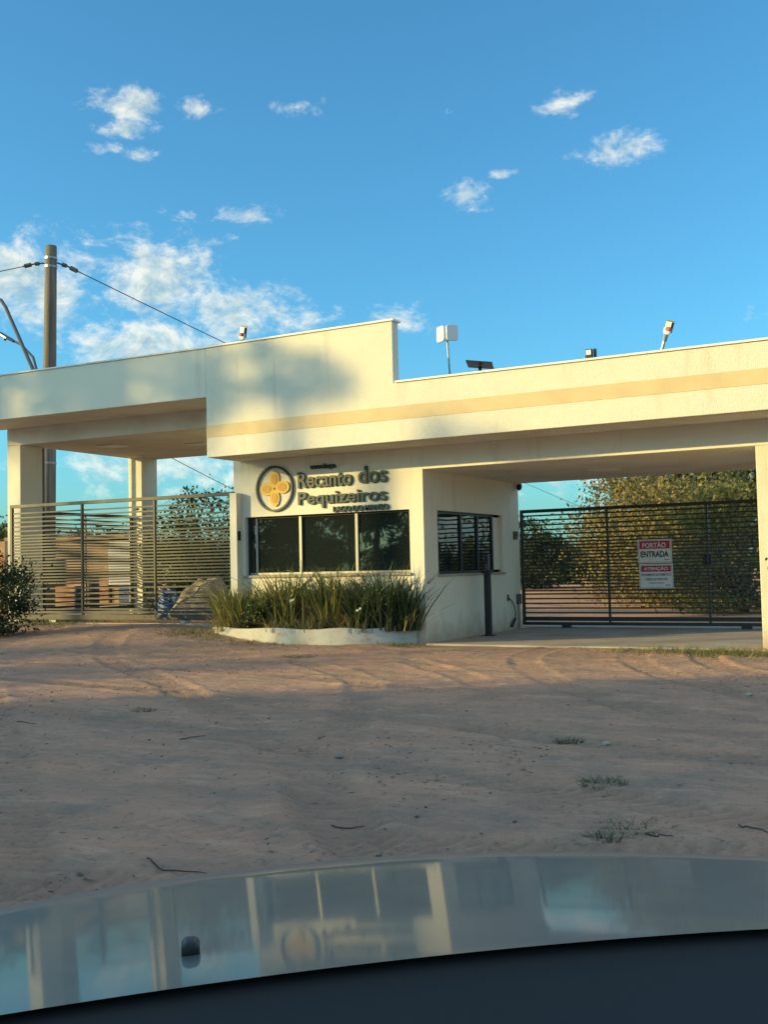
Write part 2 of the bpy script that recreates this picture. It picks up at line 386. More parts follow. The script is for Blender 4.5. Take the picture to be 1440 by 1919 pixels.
# ------------------------------------------------------------------ ground
def vnoise(X, Y, scale, seed, octaves=4, gain=0.5):
    r = np.random.RandomState(seed); out = np.zeros_like(X); amp = 1.0
    for o in range(octaves):
        tab = r.rand(64, 64); x = X/scale + 31.7*o; y = Y/scale + 17.3*o
        xi = np.floor(x).astype(int); yi = np.floor(y).astype(int); fx = x-xi; fy = y-yi
        fx = fx*fx*(3-2*fx); fy = fy*fy*(3-2*fy)
        a = tab[xi % 64, yi % 64]; b = tab[(xi+1) % 64, yi % 64]; c = tab[xi % 64, (yi+1) % 64]; d = tab[(xi+1) % 64, (yi+1) % 64]
        out += amp*((a*(1-fx)+b*fx)*(1-fy) + (c*(1-fx)+d*fx)*fy - 0.5); amp *= gain; scale *= 0.5
    return out
def sstep(x, a, b):
    t = np.clip((x-a)/(b-a), 0, 1); return t*t*(3-2*t)
TRACKS = [  # tyre tracks: polylines across the yard
    [(2.5,-10.2),(-1.5,-8.0),(-4.0,-5.0),(-5.6,-2.2),(-5.9,0.0)],
    [(2.5,-8.6),(-0.6,-7.0),(-2.8,-4.4),(-4.2,-1.8),(-4.5,0.0)],
    [(-1.5,-13.0),(-4.5,-9.6),(-8.5,-6.2),(-12.0,-3.5),(-14.0,-0.8)],
    [(-2.6,-13.8),(-6.0,-10.8),(-10.2,-7.4),(-13.6,-4.6),(-15.4,-1.2)],
    [(2.0,-9.3),(-2.0,-8.6),(-6.0,-7.4),(-11.0,-6.6),(-18.0,-7.5)],
    [(2.0,-10.9),(-2.4,-10.1),(-6.6,-8.8),(-11.4,-8.2),(-18.0,-9.0)],
    [(0.5,-12.4),(-2.0,-10.6),(-3.4,-7.8),(-5.0,-5.0),(-7.2,-2.6)],
    [(-0.9,-12.9),(-3.3,-11.0),(-4.8,-8.2),(-6.3,-5.4),(-8.6,-3.2)],
    [(2.0,-7.4),(-1.6,-6.9),(-5.0,-5.9),(-9.5,-4.8),(-16.0,-5.2)],
    [(1.5,-11.8),(-1.8,-11.5),(-5.0,-11.9),(-8.0,-12.4),(-12,-13.2)],
    [(2.2,-5.6),(-0.8,-4.6),(-2.6,-3.0),(-3.4,-1.2),(-3.6,0.0)],
    [(1.0,-9.8),(-0.4,-10.6),(-2.4,-12.0),(-4.4,-13.4),(-6.0,-14.5)],
]
def spline(pts, n=60):
    P = np.array(pts, float); t = np.linspace(0, len(P)-1, n); out = []
    for u in t:
        i = min(int(u), len(P)-2); f = u-i
        p0 = P[max(i-1,0)]; p1 = P[i]; p2 = P[i+1]; p3 = P[min(i+2, len(P)-1)]
        out.append(0.5*((2*p1)+(-p0+p2)*f+(2*p0-5*p1+4*p2-p3)*f*f+(-p0+3*p1-3*p2+p3)*f**3))
    return np.array(out)
def base_height(X, Y):
    z = 0.34*sstep(-X, 10.2, 13.6)*sstep(Y, -5.5, -0.2)
    z = z + 0.05*sstep(Y, -3.0, -1.2)*sstep(-X, 8.0, 9.0)*(1-sstep(-X, 11, 13))
    return z
def ground_z(x, y): return float(base_height(np.array([float(x)]), np.array([float(y)]))[0])
def axis(segs):
    out = [segs[0][0]]
    for a, b, st in segs:
        n = max(1, int(round((b-a)/st))); out += list(np.linspace(a, b, n+1)[1:])
    return np.array(out)
gx = axis([(-900,-300,100),(-300,-100,25),(-100,-40,6),(-40,-20,1.0),(-20,-13,0.12),(-13,-8,0.05),(-8,1,0.03),(1,4,0.2),(4,20,1.0),(20,60,5),(60,300,30),(300,900,100)])
gy = axis([(-900,-300,100),(-300,-100,25),(-100,-40,6),(-40,-18,1.5),(-18,-13.4,0.2),(-13.4,-6,0.03),(-6,0.4,0.035),(0.4,5,0.15),(5,30,0.6),(30,60,3),(60,300,20),(300,900,100)])
GX, GY = np.meshgrid(gx, gy, indexing='ij')
Z = base_height(GX, GY)
near = sstep(GX, -30, -18)*(1-sstep(GX, 3, 12))*sstep(GY, -24, -16)*(1-sstep(GY, 8, 30))
near = np.maximum(near, 0.25)
rough = 0.05*vnoise(GX, GY, 5.0, 3, 2) + 0.018*vnoise(GX, GY, 1.3, 5, 4, 0.55) + 0.012*vnoise(GX, GY, 0.22, 7, 3, 0.65)
calm = 1-0.85*np.exp(-(((GX+5.5)/4.2)**4 + ((GY-2.2)/3.0)**4))
Z += rough*near*calm
inner = (GX > -19) & (GX < 3) & (GY > -14) & (GY < 0.6)
ii = np.where(inner)
px_, py_ = GX[ii], GY[ii]; dz = np.zeros_like(px_); trk = np.zeros_like(px_)
for ti, tr in enumerate(TRACKS):
    S = spline(tr, 90); seg = np.linalg.norm(np.diff(S, axis=0), axis=1); cum = np.concatenate([[0], np.cumsum(seg)])
    best = np.full(px_.shape, 9.0); arc = np.zeros_like(px_); side = np.zeros_like(px_)
    for k in range(len(S)-1):
        a, b = S[k], S[k+1]; d = b-a; L2 = d@d
        lo = np.minimum(a, b)-0.5; hi = np.maximum(a, b)+0.5
        w = np.where((px_ > lo[0]) & (px_ < hi[0]) & (py_ > lo[1]) & (py_ < hi[1]))[0]
        if len(w) == 0: continue
        t = np.clip(((px_[w]-a[0])*d[0]+(py_[w]-a[1])*d[1])/L2, 0, 1)
        qx = a[0]+t*d[0]-px_[w]; qy = a[1]+t*d[1]-py_[w]; dist = np.hypot(qx, qy)
        up_ = dist < best[w]; u = w[up_]
        best[u] = dist[up_]; arc[u] = cum[k]+t[up_]*seg[k]; side[u] = (d[0]*qy[up_]-d[1]*qx[up_])/math.sqrt(L2)
    inside = sstep(0.20-best, -0.05, 0.05)
    berm = np.exp(-((best-0.24)/0.07)**2)
    fade = 0.35+0.65*np.clip(vnoise(px_, py_, 1.6, 40+ti, 2)*2+0.55, 0, 1)
    tread = np.sin(2*PI*(arc + 0.45*side)/0.115)
    trk = np.maximum(trk, fade*inside*(0.6-0.4*tread))
    dz += fade*(-0.024*inside + 0.014*berm + 0.017*tread*inside)
Z[ii] += dz*0.8
TR = np.zeros_like(Z); TR[ii] = trk
nx, ny = len(gx), len(gy)
idx = np.arange(nx*ny).reshape(nx, ny)
Fq = np.stack([idx[:-1,:-1], idx[1:,:-1], idx[1:,1:], idx[:-1,1:]], -1).reshape(-1, 4)
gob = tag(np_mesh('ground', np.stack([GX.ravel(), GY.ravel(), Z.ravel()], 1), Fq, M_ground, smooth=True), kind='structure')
at_ = gob.data.attributes.new('track', 'FLOAT', 'POINT'); at_.data.foreach_set('value', TR.ravel().astype(np.float32))
def surf(x, y):                      # height of the built ground
    i = np.clip(np.searchsorted(gx, x)-1, 0, nx-2); j = np.clip(np.searchsorted(gy, y)-1, 0, ny-2)
    return float(max(Z[i, j], Z[i+1, j], Z[i, j+1], Z[i+1, j+1]))
ap = MB().box(-8.16, -1.2, -0.12, 5.6, -0.15, 0.035)
tag(ap.build('driveway_slab', M_conc, bevel=0.02), kind='structure')

# ------------------------------------------------------------------ gatehouse
XG, XC, XL, XP, XE = -12.13, -8.21, -11.99, -2.85, -1.3
YF, YB = -0.954, 4.225
ZFB, ZBB, ZTR, ZTH = 3.305, 2.928, 4.245, 5.255
B0, B1 = 3.657, 3.872
ZLF, ZLB = 4.38, 4.03
AL = 0.0445
LW = Matrix.Translation((-11.99, -0.954, 0)) @ Matrix.Rotation(AL, 4, 'Z')      # frame of the left wing
def lw(s, t, z): return LW @ Vector((s, t, z))
gh = empty('gatehouse', (-8.21, 0, 0), 'cream stucco gatehouse with stepped parapet, guard room and two drive-through canopies', 'building')
# guard room walls with openings
W0, W1, WZ0, WZ1 = -11.88, -8.475, 1.206, 2.27
w = MB(); yw = 0.16
w.box(XG, W0, 0, yw, -0.4, 3.6); w.box(W1, XC, 0, yw, -0.4, 3.6); w.box(W0, W1, 0, yw, -0.4, WZ0); w.box(W0, W1, 0, yw, WZ1, 3.6)
w.build('front_wall', M_wall, gh)
SY0, SY1, SZ0, SZ1 = 0.53, 3.35, 1.165, 2.262
w = MB(); xs = XC-0.16; e = 0.003
w.box(xs, XC-e, yw, SY0, -0.4, 3.6); w.box(xs, XC-e, SY1, YB, -0.4, 3.6); w.box(xs, XC-e, SY0, SY1, -0.4, SZ0); w.box(xs, XC-e, SY0, SY1, SZ1, 3.6)
w.build('side_wall', M_wall, gh)
MB().box(XG+e, XG+0.16, yw, YB, -0.4, 3.6).build('side_wall', M_wall, gh)
MB().box(XG+0.16, xs, YB-0.16, YB-e, -0.4, 3.6).build('back_wall', M_wall, gh)
MB().box(XG+0.2, xs-0.04, yw+0.04, YB-0.2, 0.0, 0.05).build('room_floor', M_conc, gh)
MB().box(XG+0.16, xs, yw, YB-0.16, 3.30, 3.60).build('room_ceiling', M_soffit, gh)
# front window
wf = MB(); y0, y1 = 0.085, 0.135
wf.box(W0, W1, y0, y1, WZ0, WZ0+0.04); wf.box(W0, W1, y0, y1, WZ1-0.035, WZ1); wf.box(W0, W0+0.05, y0, y1, WZ0+0.04, WZ1-0.035); wf.box(W1-0.04, W1, y0, y1, WZ0+0.04, WZ1-0.035)
win = wf.build('front_window', M_darkframe, gh)
wx = [W0+0.05, -10.72, -9.555, W1-0.04]
for k in range(3):
    MB().box(wx[k], wx[k+1], 0.105+0.006*(k%2), 0.111+0.006*(k%2), WZ0+0.03, WZ1-0.03).build('pane', M_glass, win)
for xm in (W0+0.20, wx[1], wx[2]):
    wd = 0.028 if xm > W0+0.3 else 0.02
    MB().box(xm-wd, xm+wd, 0.07, 0.104, WZ0+0.02, WZ1-0.02).build('mullion', M_alu, win, bevel=0.004)
MB().box(W0+0.05, W1-0.04, 0.075, 0.103, WZ0+0.005, WZ0+0.045).build('bottom_rail', M_alu, win, bevel=0.003)
MB().box(W0-0.03, W1+0.03, -0.035, 0.084, WZ0-0.045, WZ0-0.002).build('sill', M_conc, gh, bevel=0.006)
# side window
xa, xb = XC-0.125, XC-0.075
wf = MB()
wf.box(xa, xb, SY0, SY1, SZ0, SZ0+0.05); wf.box(xa, xb, SY0, SY1, SZ1-0.045, SZ1); wf.box(xa, xb, SY0, SY0+0.05, SZ0+0.05, SZ1-0.045); wf.box(xa, xb, SY1-0.34, SY1-0.28, SZ0+0.05, SZ1-0.045)
sw = wf.build('side_window', M_darkframe, gh)
for a, b in ((SY0+0.05, 1.62), (1.62, SY1-0.34)):
    MB().box(XC-0.105, XC-0.099, a, b, SZ0+0.04, SZ1-0.04).build('pane', M_glass, sw)
MB().box(xa, xb, SY1-0.28, SY1, SZ0, SZ1).build('filler_panel', M_wall, sw)
for ym in (1.62, 2.35):
    MB().box(XC-0.098, XC-0.07, ym-0.03, ym+0.03, SZ0+0.04, SZ1-0.04).build('mullion', M_darkframe, sw)
MB().box(XC-0.074, XC+0.04, SY0-0.04, SY1+0.05, SZ0-0.04, SZ0-0.002).build('sill', M_conc, gh, bevel=0.006)
# parapets
MB().prism([(XL, ZFB), (XE, ZFB), (XE, ZTR), (XC, ZTR), (XC, ZTH), (XL, ZTH)], lambda a, b, d: (a, d, b), YF, YF+0.20).build('stepped_parapet', M_stucco, gh, bevel=0.01)
MB().box(XL+0.002, XE-0.01, YF-0.006, YF+0.05, B0, B1).build('painted_band', M_band, gh)
MB().box(XL, XL+0.2, YF+0.20, 0.4, ZFB+0.10, ZTH).build('parapet_return', M_stucco, gh)
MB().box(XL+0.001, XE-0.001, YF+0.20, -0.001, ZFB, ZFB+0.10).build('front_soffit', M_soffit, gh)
MB().box(XC+0.001, XE-0.001, 0.0, 0.20, ZBB, ZFB+0.25).build('gate_beam', M_wall, gh, bevel=0.008)
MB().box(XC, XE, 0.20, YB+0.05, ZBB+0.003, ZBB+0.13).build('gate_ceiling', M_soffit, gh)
MB().box(XG, XE, YF+0.21, YB+0.06, 3.72, 3.84).build('roof_slab', M_conc, gh)
MB().box(XP, XP+0.55, 0.001, 0.45, -0.4, ZBB-0.001).build('pillar', M_stucco, gh, bevel=0.012)
for a, b, z in ((XL-0.02, -11.62, ZTH), (-11.616, -9.9, ZTH), (-9.896, XC+0.035, ZTH), (XC+0.037, -6.62, ZTR), (-6.616, -4.1, ZTR), (-4.096, XE+0.03, ZTR)):
    MB().box(a, b, YF-0.03, YF+0.235, z, z+0.032).build('coping', M_coping, gh, bevel=0.004)
# left wing
L = lambda: MB(LW)
L().box(-6.7, -0.004, 0.006, 0.20, ZLF, ZTH-0.004).build('wing_parapet', M_wall, gh, bevel=0.01)
for a, b in ((-6.72, -4.55), (-4.546, -2.1), (-2.096, -0.02)):
    L().box(a, b, -0.022, 0.24, ZTH-0.003, ZTH+0.027).build('coping', M_coping, gh, bevel=0.004)
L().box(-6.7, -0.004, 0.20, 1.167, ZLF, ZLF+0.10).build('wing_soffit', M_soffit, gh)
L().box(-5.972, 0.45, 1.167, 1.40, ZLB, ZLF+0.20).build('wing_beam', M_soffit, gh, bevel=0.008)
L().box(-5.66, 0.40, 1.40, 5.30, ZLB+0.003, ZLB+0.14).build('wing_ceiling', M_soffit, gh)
L().box(-6.69, 0.2, 0.21, 5.30, ZLF+0.25, ZLF+0.37).build('wing_roof', M_conc, gh)
L().box(-5.97, -5.60, 1.1675, 1.797, -0.2, ZLB-0.001).build('column', M_wall, gh, bevel=0.01)
L().box(-5.69, -5.29, 4.717, 5.296, -0.2, ZLB+0.002).build('column', M_wall, gh, bevel=0.01)
MB().box(-12.105, -11.945, -0.17, -0.002, 0.0, 2.72).build('gate_guide_post', M_wall, gh, bevel=0.008)
# ceiling lights
def ceiling_light(x, y, z, rz, label):
    t = empty('ceiling_light', (x, y, z), label, 'ceiling light', 'lights set in the canopy ceilings', rz)
    MB().box(-0.24, 0.24, -0.24, 0.24, -0.022, 0.0).build('frame', M_white, t, local=True, bevel=0.004)
    MB().box(-0.21, 0.21, -0.21, 0.21, -0.026, -0.0225).build('diffuser', M_sign_white, t, local=True)
ceiling_light(-5.78, 2.2, ZBB+0.002, 0, 'unlit square ceiling light under the right canopy')
ceiling_light(-14.65, 2.2, ZLB+0.002, AL, 'square white ceiling light under left canopy beside the stepped parapet')
p = lw(-4.2, 2.4, ZLB+0.002); ceiling_light(p.x, p.y, p.z, AL, 'square ceiling light under left canopy near the front column')

# ------------------------------------------------------------------ gates
def make_gate(root, M, s0, s1, t, zs, posts, ztop, zb0, zb1, mt, wheels, rail):
    """sliding gate in frame M; zs slat heights; everything a part of its own"""
    B = lambda: MB(M)
    B().box(s0, s1, t-0.03, t+0.03, ztop-0.065, ztop).build('top_rail', mt, root, bevel=0.004)
    B().box(s0, s1, t-0.035, t+0.035, zb0, zb1).build('bottom_rail', mt, root, bevel=0.004)
    B().box(s0, s1, t-0.025, t+0.025, zb1+0.025, zb1+0.075).build('lower_rail', mt, root, bevel=0.004)
    for i, p in enumerate(posts):
        hw = 0.028 if i in (0, len(posts)-1) else 0.018
        B().box(p-hw, p+hw, t-0.0285, t+0.0285, zb1+0.002, ztop-0.067).build('post', mt, root)
    first = None
    for z in zs:
        if first is None:
            first = B().box(s0+0.01, s1-0.01, t-0.012, t+0.012, zs[0]-0.015, zs[0]+0.015).build('slat', mt, root)
        else:
            c = first.copy(); COL.objects.link(c); c.parent = root; c.location = (0, 0, z-zs[0]); c.name = 'slat'
    for ws in wheels:
        wm = B(); wm.box(ws-0.09, ws+0.09, t-0.04, t+0.04, zb0-0.05, zb0-0.002)
        for q in (-0.055, 0.055):
            wm.tube([(ws+q, t-0.028, zb0-0.06), (ws+q, t+0.028, zb0-0.06)], 0.045, 12)
        wm.build('roller', rail, root)
def slat_levels(a, b, c, d, n1, n2, n3):
    return list(np.linspace(a, b, n1+1)) + list(np.linspace(b, c, n2+1)[1:]) + list(np.linspace(c, d, n3+1)[1:])
I4 = Matrix.Identity(4)
rg = empty('sliding_gate', (-5.5, 4.45, 0.03), 'dark slatted sliding gate with warning boards under the right canopy', 'gate', 'slatted gates of the entrance')
make_gate(rg, I4, -8.27, -2.6, 4.45, slat_levels(2.275, 1.80, 0.702, 0.235, 5, 17, 5), [-8.24, -6.46, -4.55, -2.63], 2.40, 0.085, 0.145, M_gate_dark, [-7.35, -3.9], M_gate_dark)
MB().box(-4.66, -4.50, 4.485, 4.56, 1.20, 1.42).build('lock_box', M_black, rg, bevel=0.006)
MB().box(-8.27, -1.3, 4.43, 4.47, 0.036, 0.05).build('track', M_galv, rg)
lp = lw(-2.7, 0.85, 0.33)
lg = empty('sliding_gate', tuple(lp), 'grey slatted sliding gate under the left canopy beside the planter', 'gate', 'slatted gates of the entrance')
make_gate(lg, LW, -5.55, -0.01, 0.85, slat_levels(2.565, 2.107, 1.128, 0.61, 5, 16, 5), [-5.52, -3.64, -1.84, -0.04], 2.745, 0.40, 0.50, M_gate_grey, [-4.4, -1.15], M_galv)
MB(LW).box(-6.6, -0.01, 0.80, 0.90, 0.25, 0.345).build('track', M_conc, lg)
MB(LW).box(0.02, 0.10, 0.80, 0.88, 1.85, 2.02).build('catch', M_black, lg, bevel=0.006)
# fixed side fence between the columns
fa, fb = lw(-5.63, 1.82, 0), lw(-5.58, 4.70, 0)
ang = math.atan2(fb.y-fa.y, fb.x-fa.x)
FM = Matrix.Translation(fa) @ Matrix.Rotation(ang, 4, 'Z'); FL = (fb-fa).length
sf = empty('fence_panel', tuple(fa), 'dark slatted fence panel between the two left canopy columns', 'fence')
make_gate(sf, FM, 0.0, FL, 0.0, slat_levels(2.50, 2.05, 1.10, 0.70, 5, 16, 4), [0.03, FL*0.45, FL-0.03], 2.66, 0.46, 0.54, M_gate_dark, [], M_gate_dark)

# ------------------------------------------------------------------ writing
def text_mesh(body, width, height, depth, bold=0.0, shear=0.0, space=1.0):
    cu = bpy.data.curves.new('t', 'FONT'); cu.body = body; cu.size = 1.0; cu.extrude = 0.02; cu.offset = bold; cu.shear = shear
    cu.space_character = space; cu.resolution_u = 6
    ob = bpy.data.objects.new('t', cu); COL.objects.link(ob)
    dg = bpy.context.evaluated_depsgraph_get()
    me = bpy.data.meshes.new_from_object(ob.evaluated_get(dg))
    bpy.data.objects.remove(ob, do_unlink=True); bpy.data.curves.remove(cu)
    n = len(me.vertices); co = np.zeros(n*3, np.float32); me.vertices.foreach_get('co', co); co = co.reshape(-1, 3)
    lo, hi = co.min(0), co.max(0)
    co = (co-lo)/(hi-lo)
    V = np.stack([co[:,0]*width, -co[:,2]*depth, co[:,1]*height], 1)
    me.vertices.foreach_set('co', V.ravel()); me.update()
    return me
def text_part(name, body, x, y, z, width, height, depth, m_, parent, **kw):
    me = text_mesh(body, width, height, depth, **kw); me.name = name
    o = finish(me, name, m_, parent); g = ORG[parent.name]
    o.location = (x-g.x, y-g.y, z-g.z); return o
sg = empty('wall_lettering', (-9.8, -0.01, 2.38), 'raised dark green entrance lettering above the front window', 'sign')
def raised(name, body, x, z, wd, ht, **kw):
    text_part(name, body, x+0.012, -0.004, z-0.006, wd, ht, 0.012, M_letter_e, sg, **kw)
    text_part(name, body, x, -0.018, z, wd, ht, 0.022, M_letter, sg, **kw)
raised('small_word', 'ssociaça', -10.42, 3.045, 0.52, 0.105, bold=0.018)
raised('name_word', 'Recanto', -10.69, 2.735, 1.12, 0.285, bold=0.018)
raised('name_word', 'dos', -9.44, 2.750, 0.56, 0.300, bold=0.018)
raised('name_word', 'Pequizeiros', -10.69, 2.37, 1.80, 0.300, bold=0.018)
raised('place_words', 'LAGO DO MANSO', -9.96, 2.285, 1.10, 0.10, bold=0.018)
em = empty('round_emblem', (-11.2, -0.01, 2.76), 'oval ring emblem with four-petalled yellow flower above the front window', 'sign')
def oval(cx, cz, rx, rz_, n=40, rot=0.0): return [(cx+rx*math.cos(2*PI*k/n)*math.cos(rot)-rz_*math.sin(2*PI*k/n)*math.sin(rot), cz+rx*math.cos(2*PI*k/n)*math.sin(rot)+rz_*math.sin(2*PI*k/n)*math.cos(rot)) for k in range(n)]
def ring(cx, cz, rx, rz_, wd, y0, y1, m_, name, par):
    a = oval(cx, cz, rx, rz_); b = oval(cx, cz, rx-wd, rz_-wd); n = len(a); M_ = MB()
    vs = [(x, y0, z) for x, z in a]+[(x, y0, z) for x, z in b]+[(x, y1, z) for x, z in a]+[(x, y1, z) for x, z in b]
    fs = []
    for k in range(n):
        j = (k+1) % n
        fs += [(k, j, n+j, n+k), (2*n+k, 3*n+k, 3*n+j, 2*n+j), (k, 2*n+k, 2*n+j, j), (n+k, n+j, 3*n+j, 3*n+k)]
    M_.add(vs, fs); return M_.build(name, m_, par)
ring(-11.20, 2.762, 0.405, 0.415, 0.035, -0.045, -0.002, M_letter, 'ring', em)
for i, (dx, dz_) in enumerate(((0, 0.17), (-0.17, 0.0), (0.17, 0.02), (0.0, -0.17))):
    cx, cz = -11.20+dx, 2.762+dz_
    rx, rz_ = (0.105, 0.15) if dx == 0 else (0.15, 0.115)
    pe = MB().prism(oval(cx, cz, rx, rz_, 24), lambda a, b, d: (a, d, b), -0.025-0.001*i, -0.002).build('petal', M_yellow, em)
    MB().prism(oval(cx, cz, rx*0.62, rz_*0.62, 20), lambda a, b, d: (a, d, b), -0.032-0.001*i, -0.0265-0.001*i).build('petal_centre', M_yellow2, pe)
def board(name, x0, x1, z0, z1, label, rows, band):
    yb = 4.405
    b = empty(name, (x0, yb, z0), label, 'sign')
    MB().box(x0, x1, yb-0.004, yb+0.004, z0, z1).build('board', M_sign_white, b)
    MB().box(x0+0.035, x1-0.035, yb-0.0062, yb-0.0042, band[0], band[1]).build('red_band', M_sign_red, b)
    for e_ in ((x0+0.015, x1-0.015, z0+0.015, z0+0.022), (x0+0.015, x1-0.015, z1-0.022, z1-0.015), (x0+0.015, x0+0.022, z0+0.023, z1-0.023), (x1-0.022, x1-0.015, z0+0.023, z1-0.023)):
        MB().box(e_[0], e_[1], yb-0.0058, yb-0.0042, e_[2], e_[3]).build('border_line', M_galv, b)
    for body, xx, zz, wd, ht, mm, bold in rows:
        text_part('writing', body, xx, yb-0.0065, zz, wd, ht, 0.002, mm, b, bold=bold)
board('gate_sign', -5.86, -5.21, 1.275, 1.725, 'white gate board with red band reading PORTÃO ENTRADA, upper of two',
      [('PORTÃO', -5.77, 1.565, 0.45, 0.115, M_sign_white, 0.02), ('ENTRADA', -5.805, 1.385, 0.535, 0.115, M_sign_black, 0.03)], (1.545, 1.695))
board('gate_sign', -5.845, -5.20, 0.795, 1.255, 'white gate board with red band reading ATENÇÃO, lower of two',
      [('ATENÇÃO', -5.755, 1.125, 0.46, 0.085, M_sign_white, 0.02), ('FECHAMENTO AUTOMÁTICO', -5.80, 1.03, 0.555, 0.055, M_sign_black, 0.012),
       ('1 VEÍCULO POR VEZ', -5.735, 0.945, 0.43, 0.055, M_sign_black, 0.012)], (1.11, 1.225))

for sg_, lines in zip([o for o in bpy.data.objects if o.name.startswith('gate_sign')], ([(-5.36, -5.26, 1.325, 1.345)], [(-5.65, -5.38, 0.888, 0.904), (-5.35, -5.25, 0.845, 0.863)])):
    for q in lines: MB().box(q[0], q[1], 4.405-0.0056, 4.405-0.0042, q[2], q[3]).build('print_line', M_galv, sg_)
# ------------------------------------------------------------------ small equipment
rp = empty('card_reader_post', (-7.9, 1.9, 0.035), 'black card reader post standing before the guard room side window', 'post')
MB().box(-7.965, -7.86, 1.85, 1.95, 0.035, 1.16).build('column', M_black, rp, bevel=0.006)
MB().box(-8.0, -7.83, 1.83, 1.97, 1.162, 1.20).build('top_plate', M_black, rp, bevel=0.004)
MB().box(-7.96, -7.865, 1.86, 1.94, 1.202, 1.50).build('reader', M_greydark, rp, bevel=0.012)
MB().box(-7.945, -7.88, 1.855, 1.8595, 1.32, 1.46).build('reader_face', M_sign_black, rp)
MB().box(-8.02, -7.80, 1.80, 2.0, 0.0355, 0.047).build('foot_plate', M_black, rp)
sc_ = empty('security_camera', (-8.13, 4.1, ZBB), 'small round dark security camera under the right canopy corner', 'camera')
mb = MB(); mb.tube([(-8.13, 4.1, ZBB+0.003), (-8.13, 4.1, ZBB-0.05)], 0.05, 14); mb.build('base', M_white, sc_)
mb = MB(); mb.tube([(-8.13, 4.1, ZBB-0.0505), (-8.13, 4.08, ZBB-0.09), (-8.13, 4.07, ZBB-0.13), (-8.13, 4.065, ZBB-0.15)], [0.055, 0.06, 0.045, 0.015], 14); mb.build('dome', M_black, sc_, smooth=True)
ib = empty('wall_keypad', (XC, 3.98, 1.80), 'small dark keypad box on guard room side wall beside the gate', 'keypad')
MB().box(XC-0.002, XC+0.045, 3.90, 4.05, 1.80, 1.96).build('case', M_greydark, ib, bevel=0.006)
MB().box(XC+0.0455, XC+0.049, 3.92, 4.03, 1.86, 1.94).build('screen', M_sign_black, ib)
gm = empty('cable_box', (XC, 4.05, 0.3), 'dark cable box with conduit low on guard room side wall', 'cable box')
MB().box(XC-0.002, XC+0.06, 3.98, 4.12, 0.52, 0.72).build('box', M_greydark, gm, bevel=0.006)
mb = MB(); mb.tube([(XC+0.03, 4.05, 0.519), (XC+0.03, 4.05, 0.04)], 0.022, 8); mb.build('conduit', M_galv, gm)
lc = empty('loose_cable', (XC, 3.6, 0.2), 'loose black cable hanging from guard room side wall', 'cable')
pts = [(XC+0.005, 3.55, 0.66), (XC+0.05, 3.62, 0.60), (XC+0.05, 3.75, 0.48), (XC+0.05, 3.80, 0.36), (XC+0.05, 3.76, 0.25), (XC+0.04, 3.66, 0.14)]
mb = MB(); mb.tube(pts, 0.012, 6); mb.build('cable', M_wire, lc)
mb = MB(); mb.tube([(XC+0.05, 3.78, 0.25), (XC+0.04, 3.62, 0.10)], 0.028, 8); mb.build('plug', M_black, lc)
MB().box(XC-0.002, XC+0.012, 3.51, 3.59, 0.60, 0.72).build('outlet', M_greydark, lc)

# roof equipment
def rrect(w_, h_, r, n=5):
    out = []
    for cx, cz, a0 in ((w_-r, h_-r, 0), (-w_+r, h_-r, 90), (-w_+r, -h_+r, 180), (w_-r, -h_+r, 270)):
        for k in range(n+1):
            a = math.radians(a0+90*k/n); out.append((cx+r*math.cos(a), cz+r*math.sin(a)))
    return out
an = empty('panel_antenna', (-7.9, 0.5, 3.84), 'pair of white square panel antennas on a thin mast above the roof', 'antenna')
mb = MB(); mb.tube([(-7.86, 0.5, 3.84), (-7.93, 0.5, 5.28)], 0.018, 8); mb.build('mast', M_galv, an)
for i, (dx, rz, mm) in enumerate(((-0.105, -0.50, M_white), (0.105, 0.80, M_white))):
    Mx = Matrix.Translation((-7.925+dx, 0.47, 5.27)) @ Matrix.Rotation(rz, 4, 'Z')
    MB(Mx).prism(rrect(0.105, 0.135, 0.045), lambda a, b, d: (a, d, b), -0.02, 0.02).build('panel', mm, an, bevel=0.006)
MB().box(-7.955, -7.895, 0.50, 0.56, 5.16, 5.28).build('bracket', M_galv, an)
di = empty('flat_dish', (-7.35, 0.5, 3.84), 'flat grey satellite dish tilted on a stub mast above the roof', 'satellite dish')
mb = MB(); mb.tube([(-7.33, 0.5, 3.84), (-7.33, 0.5, 4.645)], 0.03, 10); mb.build('mast', M_black, di)
MB(Matrix.Translation((-7.33, 0.5, 4.67)) @ Matrix.Rotation(0.35, 4, 'Z') @ Matrix.Rotation(math.radians(7), 4, 'Y') @ Matrix.Rotation(math.radians(-1), 4, 'X')).box(-0.22, 0.22, -0.27, 0.27, -0.012, 0.012).build('dish', M_greydark, di, bevel=0.006)
fl = empty('flood_light', (-5.0, -0.6, 4.2), 'small black square floodlight on the low parapet', 'floodlight')
MB().box(-4.935, -4.905, -0.80, -0.74, ZTR+0.033, ZTR+0.20).build('bracket', M_black, fl)
MB().box(-5.045, -4.94, -0.86, -0.80, ZTR+0.05, ZTR+0.19).build('housing', M_black, fl, bevel=0.006)
MB().box(-5.03, -4.955, -0.866, -0.8605, ZTR+0.105, ZTR+0.175).build('lamp_glass', M_sign_white, fl)
